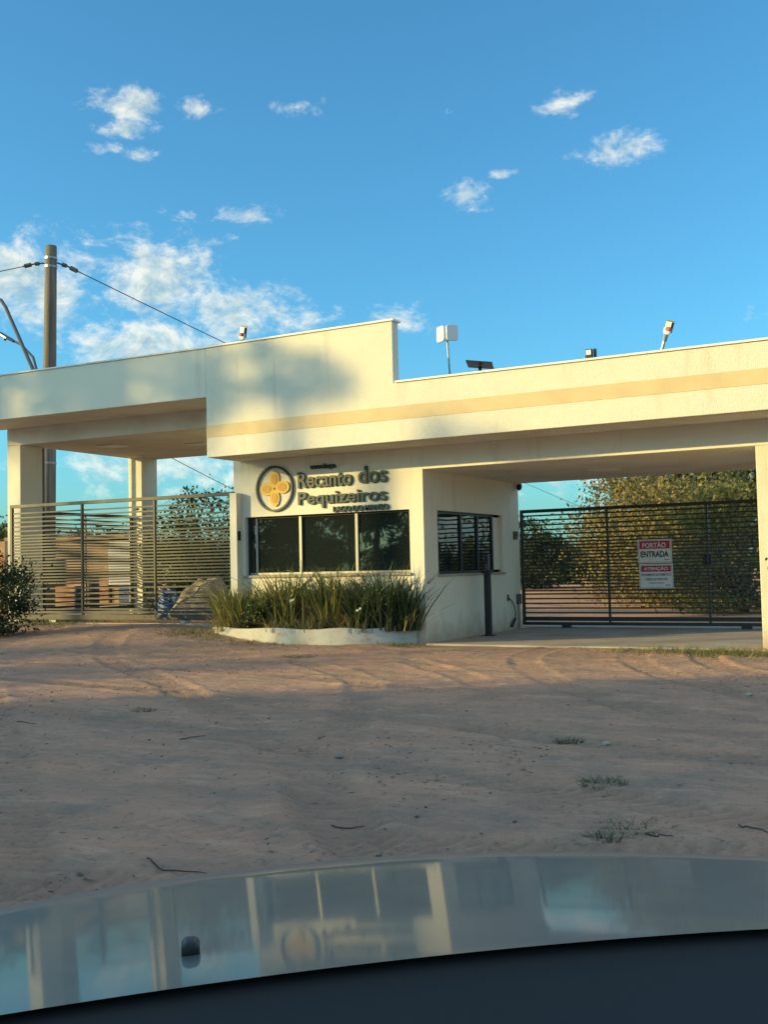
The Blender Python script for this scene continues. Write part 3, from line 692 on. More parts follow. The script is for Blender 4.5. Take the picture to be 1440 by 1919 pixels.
def solar_lamp(bx, by, bz, hx, hy, hz, label, big):
    t = empty('solar_lamp', (bx, by, bz), label, 'lamp', 'solar lamps on the roof')
    b = Vector((bx, by, bz)); hd = Vector((hx, hy, hz)); ax = (hd-b).normalized()
    mb = MB(); mb.tube([b, b+(hd-b)*0.72], 0.022, 8); mb.build('arm', M_galv, t)
    mb = MB(); mb.tube([b+(hd-b)*0.70, b+(hd-b)*0.80], 0.034, 10); mb.build('collar', M_galv, t)
    x_ = ax; z_ = Vector((0.25, 0.9, 0.35)); z_ = (z_-x_*z_.dot(x_)).normalized(); y_ = z_.cross(x_)
    Mx = Matrix((x_, y_, z_)).transposed().to_4x4(); Mx.translation = b+(hd-b)*0.80
    k = big
    MB(Mx).prism([(0,-0.05*k),(0.05*k,-0.085*k),(0.16*k,-0.085*k),(0.16*k,0.085*k),(0.05*k,0.085*k),(0,0.05*k)], lambda a, c, d: (a, c, d), -0.02, 0.02).build('head', M_white, t, bevel=0.006)
    MB(Mx).box(0.06*k, 0.34*k, -0.10*k, 0.10*k, 0.024, 0.036).build('solar_panel', M_greydark, t)
    MB(Mx).box(0.162*k, 0.30*k, -0.07*k, 0.07*k, -0.015, 0.022).build('led_plate', M_galv, t)
    mb = MB(Mx); mb.tube([(0.13*k, 0.03, -0.0205), (0.13*k, 0.03, -0.075)], 0.032, 10); mb.build('sensor', M_red, t)
solar_lamp(-4.24, -0.3, 3.84, -3.90, -0.4, 4.80, 'solar lamp on a slanting arm above the low parapet', 0.62)
solar_lamp(-11.70, -0.35, 5.0, -11.55, -0.45, 5.56, 'short solar lamp peeking over the high parapet', 0.75)
# street lamps behind the left canopy
sl = empty('street_lamp', tuple(lw(-6.9, 4.2, 0.3)), 'slim street lamp with curved arm and flat head behind the left canopy', 'street lamp', 'street lamps behind the left canopy')
def L3(lst, t): return [lw(s, t, z) for s, z in lst]
mb = MB(); mb.tube(L3([(-7.25, 0.2), (-7.25, 5.4), (-7.28, 6.05), (-7.42, 6.45), (-7.78, 6.78), (-8.2, 6.98)], 3.4), [0.045, 0.04, 0.035, 0.032, 0.03, 0.028], 8); mb.build('pole', M_greydark, sl)
hm = L3([(-8.05, 6.90), (-8.62, 7.22)], 3.4); hd_ = (hm[1]-hm[0]).normalized()
Mx = Matrix((hd_, LW.to_3x3() @ Vector((0,1,0)), hd_.cross(LW.to_3x3() @ Vector((0,1,0))))).transposed().to_4x4(); Mx.translation = hm[0]
MB(Mx).prism([(-0.05,-0.05),(0.15,-0.11),(0.5,-0.10),(0.78,-0.02),(0.78,0.02),(0.5,0.10),(0.15,0.11),(-0.05,0.05)], lambda a, c, d: (a, c, d), -0.025, 0.02).build('head', M_greydark, sl, bevel=0.006)
mb = MB(Mx); mb.tube([(0.28, 0, 0.0205), (0.28, 0, 0.09)], 0.04, 10); mb.build('sensor', M_black, sl)
sl2 = empty('street_lamp', tuple(lw(-7.0, 3.0, 0.3)), 'tall street lamp with straight leaning arm leaving the frame on the left', 'street lamp', 'street lamps behind the left canopy')
mb = MB(); mb.tube(L3([(-6.75, 0.2), (-6.75, 5.2), (-6.95, 5.9), (-7.88, 7.62), (-8.02, 7.80), (-8.25, 7.92), (-9.2, 8.05)], 3.0), [0.05, 0.048, 0.045, 0.042, 0.042, 0.04, 0.035], 8); mb.build('pole', M_greydark, sl2)
hm = L3([(-9.15, 8.04), (-9.7, 8.1)], 3.0)
mb = MB(); mb.tube(hm, [0.05, 0.07], 8); mb.build('head', M_greydark, sl2)
# utility pole and wires
PB = lw(-9.72, 6.2, 0.3); PT = lw(-9.4, 6.1, 10.15)
up_pole = empty('utility_pole', tuple(PB), 'weathered wooden utility pole rising behind the left canopy', 'utility pole')
def along(z): f_ = (z-PB.z)/(PT.z-PB.z); return PB+(PT-PB)*f_
mb = MB(); mb.tube([along(z) for z in (0.2, 2, 4, 6, 8, 9.7, 10.12)], [0.215, 0.205, 0.195, 0.18, 0.165, 0.155, 0.150], 14); mb.build('shaft', M_wood, up_pole, smooth=True)
for z in (9.55, 9.78, 4.28):
    mb = MB(); mb.tube([along(z-0.03), along(z+0.03)], 0.172 if z > 5 else 0.205, 14); mb.build('band', M_galv, up_pole)
R_ = Vector((0.87, 0.49, 0))
for sgn, nm in ((-1, 'insulator'), (1, 'insulator')):
    a = along(9.66); q = a+R_*0.17*sgn
    p1 = q + R_*sgn*0.28 + Vector((0, 0, -0.10 if sgn > 0 else -0.02)); p2 = p1 + R_*sgn*0.30 + Vector((0, 0, -0.16 if sgn > 0 else -0.06))
    mb = MB(); mb.tube([q, p1, p2], 0.022, 6); mb.tube([q+(p1-q)*0.5, q+(p1-q)*0.9], 0.055, 8); mb.tube([p1+(p2-p1)*0.25, p1+(p2-p1)*0.85], 0.06, 8); mb.build(nm, M_greydark, up_pole)
mb = MB(); mb.tube([along(4.35)-R_*0.1, along(4.15)-R_*0.34+Vector((0,0,0.1))], 0.05, 6); mb.build('clamp', M_greydark, up_pole)
def wire(name, a, b, sag, label, r=0.012):
    a, b = Vector(a), Vector(b); pts = []
    for k in range(25):
        f_ = k/24; p_ = a+(b-a)*f_; p_.z -= sag*4*f_*(1-f_); pts.append(p_)
    mb = MB(); mb.tube(pts, r, 5); o = mb.build(name, M_wire); tag(o, label, 'wire', 'overhead wires')
def cam_point(x, y, dist):             # a point out in the scene in the direction of a spot of the photograph
    d = fw + rt*((x-720)/FPX) - up*((y-959.5)/FPX); return EYE + d*(dist/d.dot(fw))
a = along(9.66)
wire('overhead_wire', a+R_*0.74+Vector((0,0,-0.25)), cam_point(1180, 985, 95), 0.35, 'overhead wire running down right from the pole top behind the parapet', 0.014)
wire('overhead_wire', a-R_*0.74+Vector((0,0,-0.08)), a+Vector((-14, -6.5, -0.6)), 0.5, 'overhead wire running left from the pole top', 0.012)
wire('overhead_wire', along(6.1)+R_*0.16, cam_point(640, 1010, 60), 0.2, 'lower wire slanting down right seen beneath the left canopy', 0.013)

# ------------------------------------------------------------------ foliage
def leaf_quads(C_, size, rng, droop=0.3, aspect=0.5):
    n = len(C_)
    d = rng.normal(size=(n, 3)); d[:, 2] -= droop; d /= np.linalg.norm(d, axis=1)[:, None]
    e_ = rng.normal(size=(n, 3)); e_ -= d*(e_*d).sum(1)[:, None]; e_ /= np.linalg.norm(e_, axis=1)[:, None]
    s = size*rng.uniform(0.6, 1.3, n)[:, None]
    V = np.stack([C_-d*s*0.5, C_+e_*s*aspect*0.5, C_+d*s*0.5, C_-e_*s*aspect*0.5], 1).reshape(-1, 3)
    return V, np.arange(n*4).reshape(-1, 4)
def crown_points(rng, W, D_, H, z0, n_cl, n_leaf, flat=0.55, hollow=0.45):
    """leaf positions in clumps spread through an uneven crown; returns points and clump centres"""
    cs = []
    lob = rng.uniform(0.75, 1.15, 16)
    while len(cs) < n_cl:
        v = rng.normal(size=3); v /= np.linalg.norm(v); r = rng.uniform(hollow, 1.0)**0.6
        k = lob[int((math.atan2(v[1], v[0])+PI)/(2*PI)*7.99) + (8 if v[2] > 0.2 else 0)]
        p_ = v*r*k; cs.append((p_[0]*W/2, p_[1]*D_/2, z0+H*0.5+p_[2]*H*0.5))
    cs = np.array(cs); w_ = rng.uniform(0.5, 1.5, n_cl); w_ /= w_.sum()
    which = rng.choice(n_cl, n_leaf, p=w_)
    rad = 0.11*(W+H)/2*rng.uniform(0.7, 1.5, n_cl)
    off = rng.normal(size=(n_leaf, 3))*rad[which][:, None]*np.array([1, 1, flat])
    P_ = cs[which]+off; P_ = P_[P_[:, 2] > 0.04]
    return P_, cs
def tree_meshes(seed, W, D_, H, trunk_h, n_cl, n_leaf, leaf, hollow=0.45, trunk_r=None, lean=0.1):
    rng = np.random.RandomState(seed); tr = trunk_r or 0.022*(H+trunk_h)+0.03
    P_, cs = crown_points(rng, W, D_, H, trunk_h, n_cl, n_leaf, hollow=hollow)
    V, F_ = leaf_quads(P_, leaf, rng)
    mb = MB(); th = trunk_h+H*0.25
    tp = [Vector((0, 0, -0.3)), Vector((rng.normal()*lean*0.3, rng.normal()*lean*0.3, th*0.4)), Vector((rng.normal()*lean, rng.normal()*lean, th))]
    mb.tube(tp, [tr*1.25, tr, tr*0.7], 8)
    for k in rng.choice(len(cs), min(len(cs), 16), replace=False):
        c = Vector(cs[k]); st = tp[1]+(tp[2]-tp[1])*rng.uniform(0.2, 1.0); mid = (st+c)*0.5+Vector((rng.normal()*0.12, rng.normal()*0.12, 0.12*H*0.5))
        mb.tube([st, mid, c], [tr*0.45, tr*0.28, tr*0.10], 5)
    return (V, F_), (mb.v, mb.f)
def tree(name, label, loc, meshes, m_leaf, group, cat='tree', rz=0.0, sc=1.0, shared=None, szz=None):
    t = empty(name, loc, label, cat, group, rz); t.scale = (sc, sc, szz or sc)
    if shared is None:
        (V, F_), (tv, tf) = meshes
        np_mesh('crown', V, F_, m_leaf, t)
        me = bpy.data.meshes.new('trunk'); me.from_pydata(tv, [], tf); me.update(); finish(me, 'trunk', M_bark, t)
    else:
        for ch in shared.children:
            c = ch.copy(); COL.objects.link(c); c.parent = t
    return t
def at(x, dist, z=None):              # ground spot below a picture column, dist metres ahead
    p_ = cam_point(x, 1060, dist); return (p_.x, p_.y, surf(p_.x, p_.y) if z is None else z)
grp = 'trees beyond the right gate'
tree('bushy_tree', 'broad olive bushy tree beyond the right gate, left edge against the sky', at(1190, 37), tree_meshes(1, 3.7, 4.0, 4.9, -0.7, 52, 14000, 0.15), M_leaf_olive, grp)
tree('bushy_tree', 'olive bushy tree beyond the right gate behind the warning boards', at(1262, 31), tree_meshes(2, 3.8, 4.0, 5.4, -1.0, 50, 16000, 0.13), M_leaf_olive, grp)
tree('bushy_tree', 'green bushy tree beyond the right gate beside the pillar', at(1392, 27), tree_meshes(3, 3.4, 3.6, 5.0, -1.0, 46, 13000, 0.13), M_leaf_mid, grp)
tree('tall_tree', 'tall dark tree rising behind the bushy trees near the pillar', at(1385, 40), tree_meshes(4, 6.4, 6.0, 6.2, 1.2, 48, 9000, 0.22), M_leaf_dark, grp)
tree('tall_tree', 'dark green tree behind the bushy trees above the warning boards', at(1290, 43), tree_meshes(5, 5.4, 5.2, 5.8, 0.8, 44, 8000, 0.22), M_leaf_mid, grp)
tree('small_tree', 'small dark rounded tree beyond the right gate next to guard room', at(1002, 42), tree_meshes(6, 2.3, 2.6, 3.0, -0.6, 38, 8500, 0.13), M_leaf_dark, grp)
tree('small_tree', 'low shaded tree in the gap beyond the right gate', at(1085, 52), tree_meshes(7, 4.2, 3.6, 2.9, -0.8, 36, 8500, 0.17), M_leaf_dark, grp)
tree('bushy_tree', 'leafy tree behind the left gate beside the grey mound', at(372, 25.5), tree_meshes(8, 2.0, 2.0, 3.3, -0.5, 42, 6500, 0.12), M_leaf_green, 'trees beyond the left gate')
tree('bushy_tree', 'dark dense bush behind the left gate next to the guard room', at(415, 27), tree_meshes(9, 2.2, 2.0, 2.9, -0.8, 36, 7500, 0.12), M_leaf_dark, 'trees beyond the left gate')
tree('far_tree', 'pale far tree seen between pole and side fence', at(150, 55), tree_meshes(10, 3.6, 3.0, 3.6, -0.5, 28, 4500, 0.22), M_leaf_olive, 'trees beyond the left gate')
tree('far_tree', 'far low tree seen left of the rear column', at(215, 58), tree_meshes(11, 3.8, 3.0, 3.6, -0.8, 28, 4500, 0.22), M_leaf_green, 'trees beyond the left gate')
tree('far_tree', 'small far tree at the left frame edge behind tan wall', at(-8, 36), tree_meshes(12, 1.9, 2.0, 3.6, -0.5, 28, 4500, 0.15), M_leaf_green, 'trees beyond the left gate')
tree('shrub', 'dark leafy shrub in front of left gate at the frame edge', at(2, 19.6), tree_meshes(13, 0.66, 0.85, 2.35, -0.40, 34, 8500, 0.07, trunk_r=0.02), M_leaf_dark, None, cat='shrub')
# branches of a shrub standing right of the pillar
tree('shrub', 'sprig of narrow green leaves beside the right pillar', (-2.12, -0.62, surf(-2.12, -0.62)), tree_meshes(14, 0.62, 0.6, 1.2, 0.75, 14, 420, 0.11, trunk_r=0.014), M_leaf_green, None, cat='shrub')

# belt of tall trees across the road, left of and behind the camera: they shade the yard and stand in the window's reflection
nn = (SH[1], -SH[0])
def belt(u, v): return (u*nn[0]+v*SH[0], u*nn[1]+v*SH[1], 0.0)
# along the belt, depth, height of the tree, kind, width; kinds 3 and 4 carry their crowns high on a bare trunk
BELT = [(-11.8,-47,14.0,3,0.85),(-9.9,-45,14.1,3,0.9),(-7.9,-46.5,14.2,3,0.60),(-5.7,-45.5,13.55,4,1.0),(-3.7,-46,12.8,3,0.26),(-11.6,-44,6.9,1,0.5),(-9.4,-44,7.1,2,0.5),(-7.2,-44,7.6,0,0.5),(-5.2,-44,8.2,1,0.5),(-2.8,-45,8.6,2,0.6),(-0.7,-46,7.9,0,0.6),(2.5,-44.5,10.2,1,0.75),
        (4.6,-46,11.4,2,1),(6.8,-45,11.0,0,1),(9.0,-47,12.2,1,1.1),(11.2,-45,11.8,2,1.2),(12.4,-47,11.6,1,1.1),(13.6,-46.5,12.0,0,1.15),(16.2,-45,11.6,1,1.1),(19.0,-47,12.6,2,1),(22.0,-46,11.0,0,1),(25.0,-48,12.0,1,1),(28.5,-47,12.4,2,1)]
KINDS = {0: (5.2, 7.6, 2.6), 1: (5.2, 7.6, 2.6), 2: (5.2, 7.6, 2.6), 3: (4.8, 2.7, 11.3), 4: (2.3, 0.8, 12.7)}
shared = {}
def shade(name, lab, cat, u, v, hgt, k, wd, i, group):
    W_, H_, T_ = KINDS[k]
    if k not in shared:
        shared[k] = t = tree(name, lab, belt(u, v), tree_meshes(50+k, W_, W_, H_, T_, (60, 60, 60, 18, 9)[k], (9000, 9000, 9000, 2300, 330)[k], 0.34 if k < 3 else 0.30, hollow=0.25, trunk_r=0.20 if k < 3 else 0.10), M_leaf_dark, group, cat=cat)
    else:
        t = tree(name, lab, belt(u, v), None, None, group, cat=cat, shared=shared[k], rz=i*1.7)
    t.scale = (wd, wd, hgt/(H_+T_))
for i, (u, v, hgt, k, wd) in enumerate(BELT):
    shade('shade_tree', 'tall shade tree across the road, out of view behind the camera', 'tree', u, v, hgt, k, wd, i, 'shade trees across the road')
for i, u in enumerate(np.arange(-15, 34, 2.6)):  # unseen hedge, added so the windows reflect something dark
    shade('reflection_shrub', 'low hedge shrub added under the shade trees to darken the window reflection, out of view', 'shrub', u, -43.0-1.5*(i % 3), 2.6+0.7*((i*2) % 3), i % 3, 0.60, i*3, 'added hedge under the shade trees')

# planter with sword-leaved plants
outl = spline([(-12.22, -0.10), (-12.12, -0.70), (-11.4, -0.98), (-10.2, -1.08), (-9.25, -0.86), (-8.62, -0.40), (-8.36, -0.03)], 46)
pl = empty('planter', (-10.2, -0.5, 0.0), 'low curved white planter wall along the guard room front', 'planter')
nrm = []
for k in range(len(outl)):
    d = outl[min(k+1, len(outl)-1)]-outl[max(k-1, 0)]; d /= np.linalg.norm(d); nrm.append((-d[1], d[0]))
mb = MB(); vs = []; fs = []
for k, (x, y) in enumerate(outl):
    zt = 0.315+0.012*math.sin(k*0.7); n_ = nrm[k]
    for a_, z_ in ((0, -0.2), (0, zt-0.01), (0.015, zt), (0.10, zt), (0.11, zt-0.01), (0.11, -0.2)):
        vs.append((x+n_[0]*a_, y+n_[1]*a_, z_))
for k in range(len(outl)-1):
    for j in range(5): fs.append((k*6+j, k*6+j+1, (k+1)*6+j+1, (k+1)*6+j))
fs += [tuple(range(6)), tuple(range((len(outl)-1)*6+5, (len(outl)-1)*6-1, -1))]
mb.add(vs, fs)
M_planter = mat('whitewashed_render', (0.50,0.50,0.45), 0.9, noise=[((0.40,0.36,0.29), 2.5, 0.45, 0.7, 0.7, None), ((0.33,0.20,0.13), 3.5, 0.55, 0.75, 0.7, (1,1,2.0)), ((0.15,0.13,0.11), 7, 0.62, 0.75, 0.6, None)], bump=[(20,0.4,0.012,None)])
mb.build('rim', M_planter, pl, smooth=True)
MB().prism([(x+n_[0]*0.1, y+n_[1]*0.1) for (x, y), n_ in zip(outl, nrm)], lambda a, b, d: (a, b, d), 0.0, 0.26).build('soil', M_soil, pl)
def blades(rng, n, spread, hmin, hmax, wd, lean, arch):
    V = []; F_ = []
    for i in range(n):
        a = rng.uniform(0, 2*PI); r = spread*math.sqrt(rng.uniform()); bx, by = r*math.cos(a), r*math.sin(a)
        h_ = rng.uniform(hmin, hmax); la = rng.uniform(0, 2*PI) if rng.uniform() < 0.4 else a+rng.normal()*0.5
        le = abs(rng.normal())*lean*h_; bend = rng.uniform(0.2, 1.0)*arch*h_; w_ = wd*rng.uniform(0.6, 1.2)
        fa_ = rng.uniform(0, PI); wx_, wy_ = math.cos(fa_)*w_/2, math.sin(fa_)*w_/2
        base = len(V)
        for j, f_ in enumerate((0, 0.35, 0.7, 1.0)):
            off = le*f_+bend*f_**2.5; z_ = h_*f_-bend*0.6*f_**3
            cx, cy = bx+math.cos(la)*off, by+math.sin(la)*off; ww = (1.0, 0.95, 0.65, 0.06)[j]
            V += [(cx-wx_*ww, cy-wy_*ww, z_), (cx+wx_*ww, cy+wy_*ww, z_)]
        for j in range(3): F_.append((base+2*j, base+2*j+1, base+2*j+3, base+2*j+2))
    return np.array(V), np.array(F_)
def clump(x, y, z, seed, label, mt, n=150, spread=0.26, h=(0.45, 0.95), wd=0.022, lean=0.22, arch=0.25, dry=40, name='sword_plant', group='sword-leaved plants in the planter'):
    rng = np.random.RandomState(seed)
    t = empty(name, (x, y, z), label, 'plant', group)
    V, F_ = blades(rng, n, spread, h[0], h[1], wd, lean, arch); np_mesh('leaves', V, F_, mt, t)
    if dry:
        V, F_ = blades(rng, dry, spread*1.25, 0.2, 0.55, wd*0.7, 0.7, 0.9); np_mesh('dry_leaves', V, F_, M_blade_dry, t)
    return t
CL = [(-11.92,-0.42,'leftmost olive sword-leaved plant, overhanging the left gate corner',M_blade,0.95),
      (-11.55,-0.60,'olive sword-leaved plant second from the left in the planter',M_blade,0.85),
      (-11.0,-0.30,'yellowish sword-leaved plant behind the small green shrub',M_blade,0.98),
      (-10.65,-0.50,'tall yellow-green sword-leaved plant below the left window mullion',M_blade,1.0),
      (-10.25,-0.28,'olive sword-leaved plant left of the palm seedling',M_blade,0.9),
      (-9.75,-0.50,'sword-leaved plant with much dry straw right of the palm seedling',M_blade,1.02),
      (-9.45,-0.28,'tall olive sword-leaved plant below the right window mullion',M_blade,1.0),
      (-9.12,-0.48,'dark green sword-leaved plant left of the two white flowers',M_blade_dark,0.98),
      (-8.80,-0.30,'dark green sword-leaved plant with white flowers, second from right',M_blade_dark,1.02),
      (-8.52,-0.16,'rightmost dark sword-leaved plant drooping past the wall corner',M_blade_dark,0.98)]
for i, (x, y, lab, mt, hh) in enumerate(CL):
    hv = 1.2*hh*(0.86, 1.0, 0.92, 1.08, 0.84, 1.06, 0.98, 0.9, 1.1, 1.0)[i]; clump(x, y, 0.25, 200+i, lab, mt, n=230, spread=0.25, h=(0.40*hv, 1.0*hv), wd=0.03, dry=80 if i in (4, 5, 6) else 35, lean=0.24 if i in (0, 9) else 0.25, arch=0.40)
for i, (x, y, lab) in enumerate(((-11.75,-0.80,'low dry tuft at the left end of the planter'),(-10.55,-0.88,'low pale tuft at the planter rim below the green shrub'),(-9.95,-0.86,'low dry tuft at the planter rim under the palm seedling'),(-9.2,-0.66,'low dark tuft at the planter rim near the white flowers'))):
    clump(x, y, 0.25, 240+i, lab, M_blade, n=70, spread=0.22, h=(0.15, 0.35), wd=0.014, lean=0.5, arch=0.5, dry=30, name='low_tuft', group='low tufts along the planter rim')
tree('small_shrub', 'small bright green leafy shrub in the planter', (-11.05, -0.72, 0.24), tree_meshes(15, 0.75, 0.5, 0.6, 0.0, 18, 1500, 0.06, trunk_r=0.012), M_leaf_green, None, cat='shrub')
pm = empty('palm_seedling', (-10.05, -0.88, 0.25), 'young bright green palm seedling rising before the window', 'palm')
rng = np.random.RandomState(77)
mb = MB(); mb.tube([(-10.05,-0.88,0.22),(-10.055,-0.885,0.55),(-10.06,-0.89,0.86)], [0.028,0.022,0.014], 8); mb.build('stem', M_leaf_olive, pm)
for k, (a_, ln, ri) in enumerate(((2.7, 0.62, 0.75), (3.4, 0.5, 0.5), (0.3, 0.55, 0.55), (1.2, 0.55, 0.8), (5.0, 0.5, 0.6), (2.2, 0.45, 1.0))):
    mb = MB(); base = Vector((-10.06, -0.89, 0.80)); dirh = Vector((math.cos(a_), math.sin(a_), 0)); prev = None
    P_ = [base+dirh*ln*f_*0.8+Vector((0,0,ri*1.35*(f_-0.52*f_*f_))) for f_ in np.linspace(0, 1, 9)]
    mb.tube(P_, 0.006, 4)
    sd = Vector((-dirh.y, dirh.x, 0))
    for j in range(1, 9):
        for s_ in (-1, 1):
            q = P_[j]; l_ = 0.36*(1.1-0.5*abs(j/8-0.4)); tip = q+(sd*s_*0.75+dirh*0.6+Vector((0,0,-0.15)))*l_; wv = (dirh*0.017)
            mb.add([q-wv, q+wv, tip], [(0, 1, 2)])
    mb.build('frond', M_palm, pm)
for i, (x, y, z, lab) in enumerate(((-9.05,-0.80,0.62,'white flower low among dark leaves, left of two'),(-8.66,-0.52,0.72,'white flower among dark leaves, right of two'),(-10.28,-0.92,0.78,'small white flower left of the palm seedling'))):
    t = empty('flower', (x, y, 0.26), lab, 'flower', 'white flowers in the planter')
    mb = MB(); mb.tube([(x, y, 0.26), (x+0.02, y, z)], 0.005, 5); mb.build('stalk', M_palm, t)
    for k in range(5):
        a_ = k*2*PI/5+i; d = Vector((math.cos(a_), math.sin(a_)*0.5-0.3, 0.5*math.sin(a_+1))).normalized(); s_ = d.cross(Vector((0.1,1,0.2))).normalized()*0.018
        c = Vector((x+0.02, y, z)); MB().add([c, c+d*0.025+s_, c+d*0.06, c+d*0.025-s_], [(0,1,2,3)]).build('petal', M_flower, t)

# ------------------------------------------------------------------ yard behind the left gate
def facing(x, dist):                  # frame at a spot, x axis across the view
    p_ = at(x, dist); return Matrix.Translation((p_[0], p_[1], 0)) @ Matrix.Rotation(-YAW*0+0.42, 4, 'Z'), p_
Mx, p_ = facing(130, 33)
sh = empty('small_shed', (p_[0], p_[1], 0.3), 'low ochre plastered shed with white wall end behind the left gate', 'building')
MB(Mx).box(-1.9, 1.22, 0, 2.4, 0.1, 2.35).build('wall', M_shed, sh, bevel=0.02)
MB(Mx).box(-2.0, 1.75, -0.12, 2.5, 2.352, 2.46).build('roof_edge', M_shed, sh)
MB(Mx).box(1.222, 1.98, -0.02, 2.2, 0.95, 2.25).build('white_wall', M_white, sh, bevel=0.02)
MB(Mx).box(-0.75, -0.15, -0.02, 0.1, 0.95, 1.75).build('window', M_darkframe, sh)
MB(Mx).box(1.3, 1.95, 0.05, 2.1, 0.1, 0.948).build('base_wall', M_shed, sh)
def drum(x, dist, r, h_, label, mt):
    p_ = at(x, dist); t = empty('drum', p_, label, 'drum', 'drums behind the left gate')
    mb = MB(); mb.tube([(0,0,-0.05),(0,0,0.02),(0,0,h_*0.33),(0,0,h_*0.34),(0,0,h_*0.36),(0,0,h_*0.37),(0,0,h_*0.66),(0,0,h_*0.67),(0,0,h_*0.69),(0,0,h_*0.70),(0,0,h_)], [r,r,r,r*1.04,r*1.04,r,r,r*1.04,r*1.04,r,r], 20); mb.build('body', mt, t, local=True)
    mb = MB(); mb.tube([(0,0,h_+0.001),(0,0,h_+0.03)], r*1.03, 20); mb.build('lid', mt, t, local=True)
drum(172, 29, 0.19, 0.85, 'dark drum standing before the ochre shed', M_barrel)
drum(150, 29.4, 0.17, 0.60, 'short dark drum left of the tall drum before shed', M_barrel)
drum(236, 29.5, 0.20, 0.60, 'pale grey drum beside the rear column', M_tank)
def mound(x, dist, w_, d_, h_, seed, mt, label, name, cat):
    p_ = at(x, dist); n = 44; u = np.linspace(-1, 1, n); A, B_ = np.meshgrid(u, u, indexing='ij')
    r = np.hypot(A, B_); hh = h_*(0.5+0.5*np.cos(PI*np.clip(r, 0, 1)**(1.25 if h_ > 0.7 else 2.2)))*(1+0.45*vnoise(A*3+seed, B_*3, 1.0, seed, 3)) - 0.06
    V = np.stack([A.ravel()*w_/2, B_.ravel()*d_/2, hh.ravel()], 1); ix = np.arange(n*n).reshape(n, n)
    F_ = np.stack([ix[:-1,:-1], ix[1:,:-1], ix[1:,1:], ix[:-1,1:]], -1).reshape(-1, 4)
    o = np_mesh(name, V, F_, mt, smooth=True); o.location = p_; tag(o, label, cat)
mound(385, 23.3, 2.2, 2.0, 0.85, 21, M_pile, 'grey gravel mound behind the left gate', 'gravel_mound', 'mound')
mound(318, 24.3, 0.75, 0.7, 0.62, 22, M_blue, 'crumpled blue tarpaulin heap beside the grey mound', 'tarpaulin', 'tarpaulin')
tw = MB(facing(-30, 27)[0]).box(-3.0, 0.55, 0, 0.15, 0.0, 2.15).build('boundary_wall', M_shed, bevel=0.02)
tag(tw, 'tan boundary wall at the left frame edge beyond the column', 'wall')
# rim of low woodland on the horizon
rng = np.random.RandomState(99); Pp = []
for k in range(260):
    a_ = rng.uniform(-1.35, 0.45); R0 = rng.uniform(95, 150); hx, hy = math.sin(a_)*R0, EYE.y+math.cos(a_)*R0
    hgt = rng.uniform(2.5, 5.0); c = np.array([hx, hy, hgt*0.45]); Pp.append(c+rng.normal(size=(60, 3))*np.array([2.6, 2.6, hgt*0.28]))
Pp = np.concatenate(Pp); Pp[:, 2] = np.abs(Pp[:, 2])
V, F_ = leaf_quads(Pp, 0.9, rng, aspect=0.8)
tag(np_mesh('far_woodland', V, F_, M_leaf_dark), 'low dark line of far woodland on the horizon', 'woodland', kind='stuff')

# ------------------------------------------------------------------ litter on the ground
rng = np.random.RandomState(5)
def ground_spot(x, y): 
    d = fw + rt*((x-720)/FPX) - up*((y-959.5)/FPX); k = -EYE.z/d.z; return EYE + d*k
def twig(a, b, c, label):
    P_ = [ground_spot(*q) for q in (a, b, c)]; P_ = [(q.x, q.y, surf(q.x, q.y)+0.004) for q in P_]
    mb = MB(); S = [tuple(v) for v in spline([q[:2] for q in P_], 9)]
    mb.tube([(s_[0]+0.008*math.sin(9*q_), s_[1]+0.008*math.cos(7*q_), surf(*s_)+0.005) for q_, s_ in enumerate(S)], [0.0042, 0.0045, 0.004, 0.0042, 0.0036, 0.0035, 0.003, 0.0026, 0.0018], 5)
    tag(mb.build('twig', M_twig), label, 'twig', 'dry twigs on the dirt')
twig((273, 1612), (310, 1630), (385, 1635), 'curved dark twig on the dirt just ahead of the bonnet at left')
twig((620, 1533), (650, 1536), (682, 1535), 'thin straight twig on the dirt in the middle of the yard')
twig((1385, 1538), (1420, 1550), (1445, 1566), 'thin twig on the dirt at the right frame edge')
twig((335, 1383), (360, 1381), (385, 1378), 'short pale twig on the dirt left of centre')
twig((30, 1354), (45, 1355), (66, 1358), 'short twig on the dirt near the left frame edge')
twig((1210, 1562), (1240, 1567), (1262, 1572), 'small twig beside the dark grass tuft')
for i, (x, y, w_, lab, n) in enumerate(((1130,1467,0.16,'small dark grass tuft flattened in the tyre tracks',90),(1192,1547,0.20,'dark grass tuft on the dirt right of centre',120),(1130,1572,0.10,'sparse grass tuft ahead of the bonnet',50),(1065,1386,0.12,'small dark weed left of the pale stone',60),(570,1440,0.0,None,0),(270,1330,0.12,'small flattened weed on the dirt left of centre',60),(310,1295,0.14,'low weed on the dirt before the left gate',60),(560,1232,0.3,'patch of low weeds before the planter',120))):
    if not lab: continue
    q = ground_spot(x, y); t = empty('grass_tuft', (q.x, q.y, surf(q.x, q.y)-0.01), lab, 'grass tuft', 'weeds on the dirt')
    V, F_ = blades(np.random.RandomState(300+i), n*3, w_*0.9, 0.012, 0.05, 0.005, 1.0, 0.9); np_mesh('blades', V, F_, M_blade_dark if i != 4 else M_blade, t)
V_, F__ = [], []; base = 0
rng = np.random.RandomState(8)
def scatter_grass(cx, cy, sx, sy, n, hmin, hmax, V_, F__, base):
    for i in range(n):
        x, y = cx+rng.normal()*sx, cy+rng.normal()*sy
        if -8.2 < x < -1 and y > -0.14: continue
        z_ = surf(x, y)-0.005; V, F_ = blades(rng, 5, 0.03, hmin, hmax, 0.007, 0.8, 0.8)
        V_.append(V+np.array([x, y, z_])); F__.append(F_+base); base += len(V)
    return base
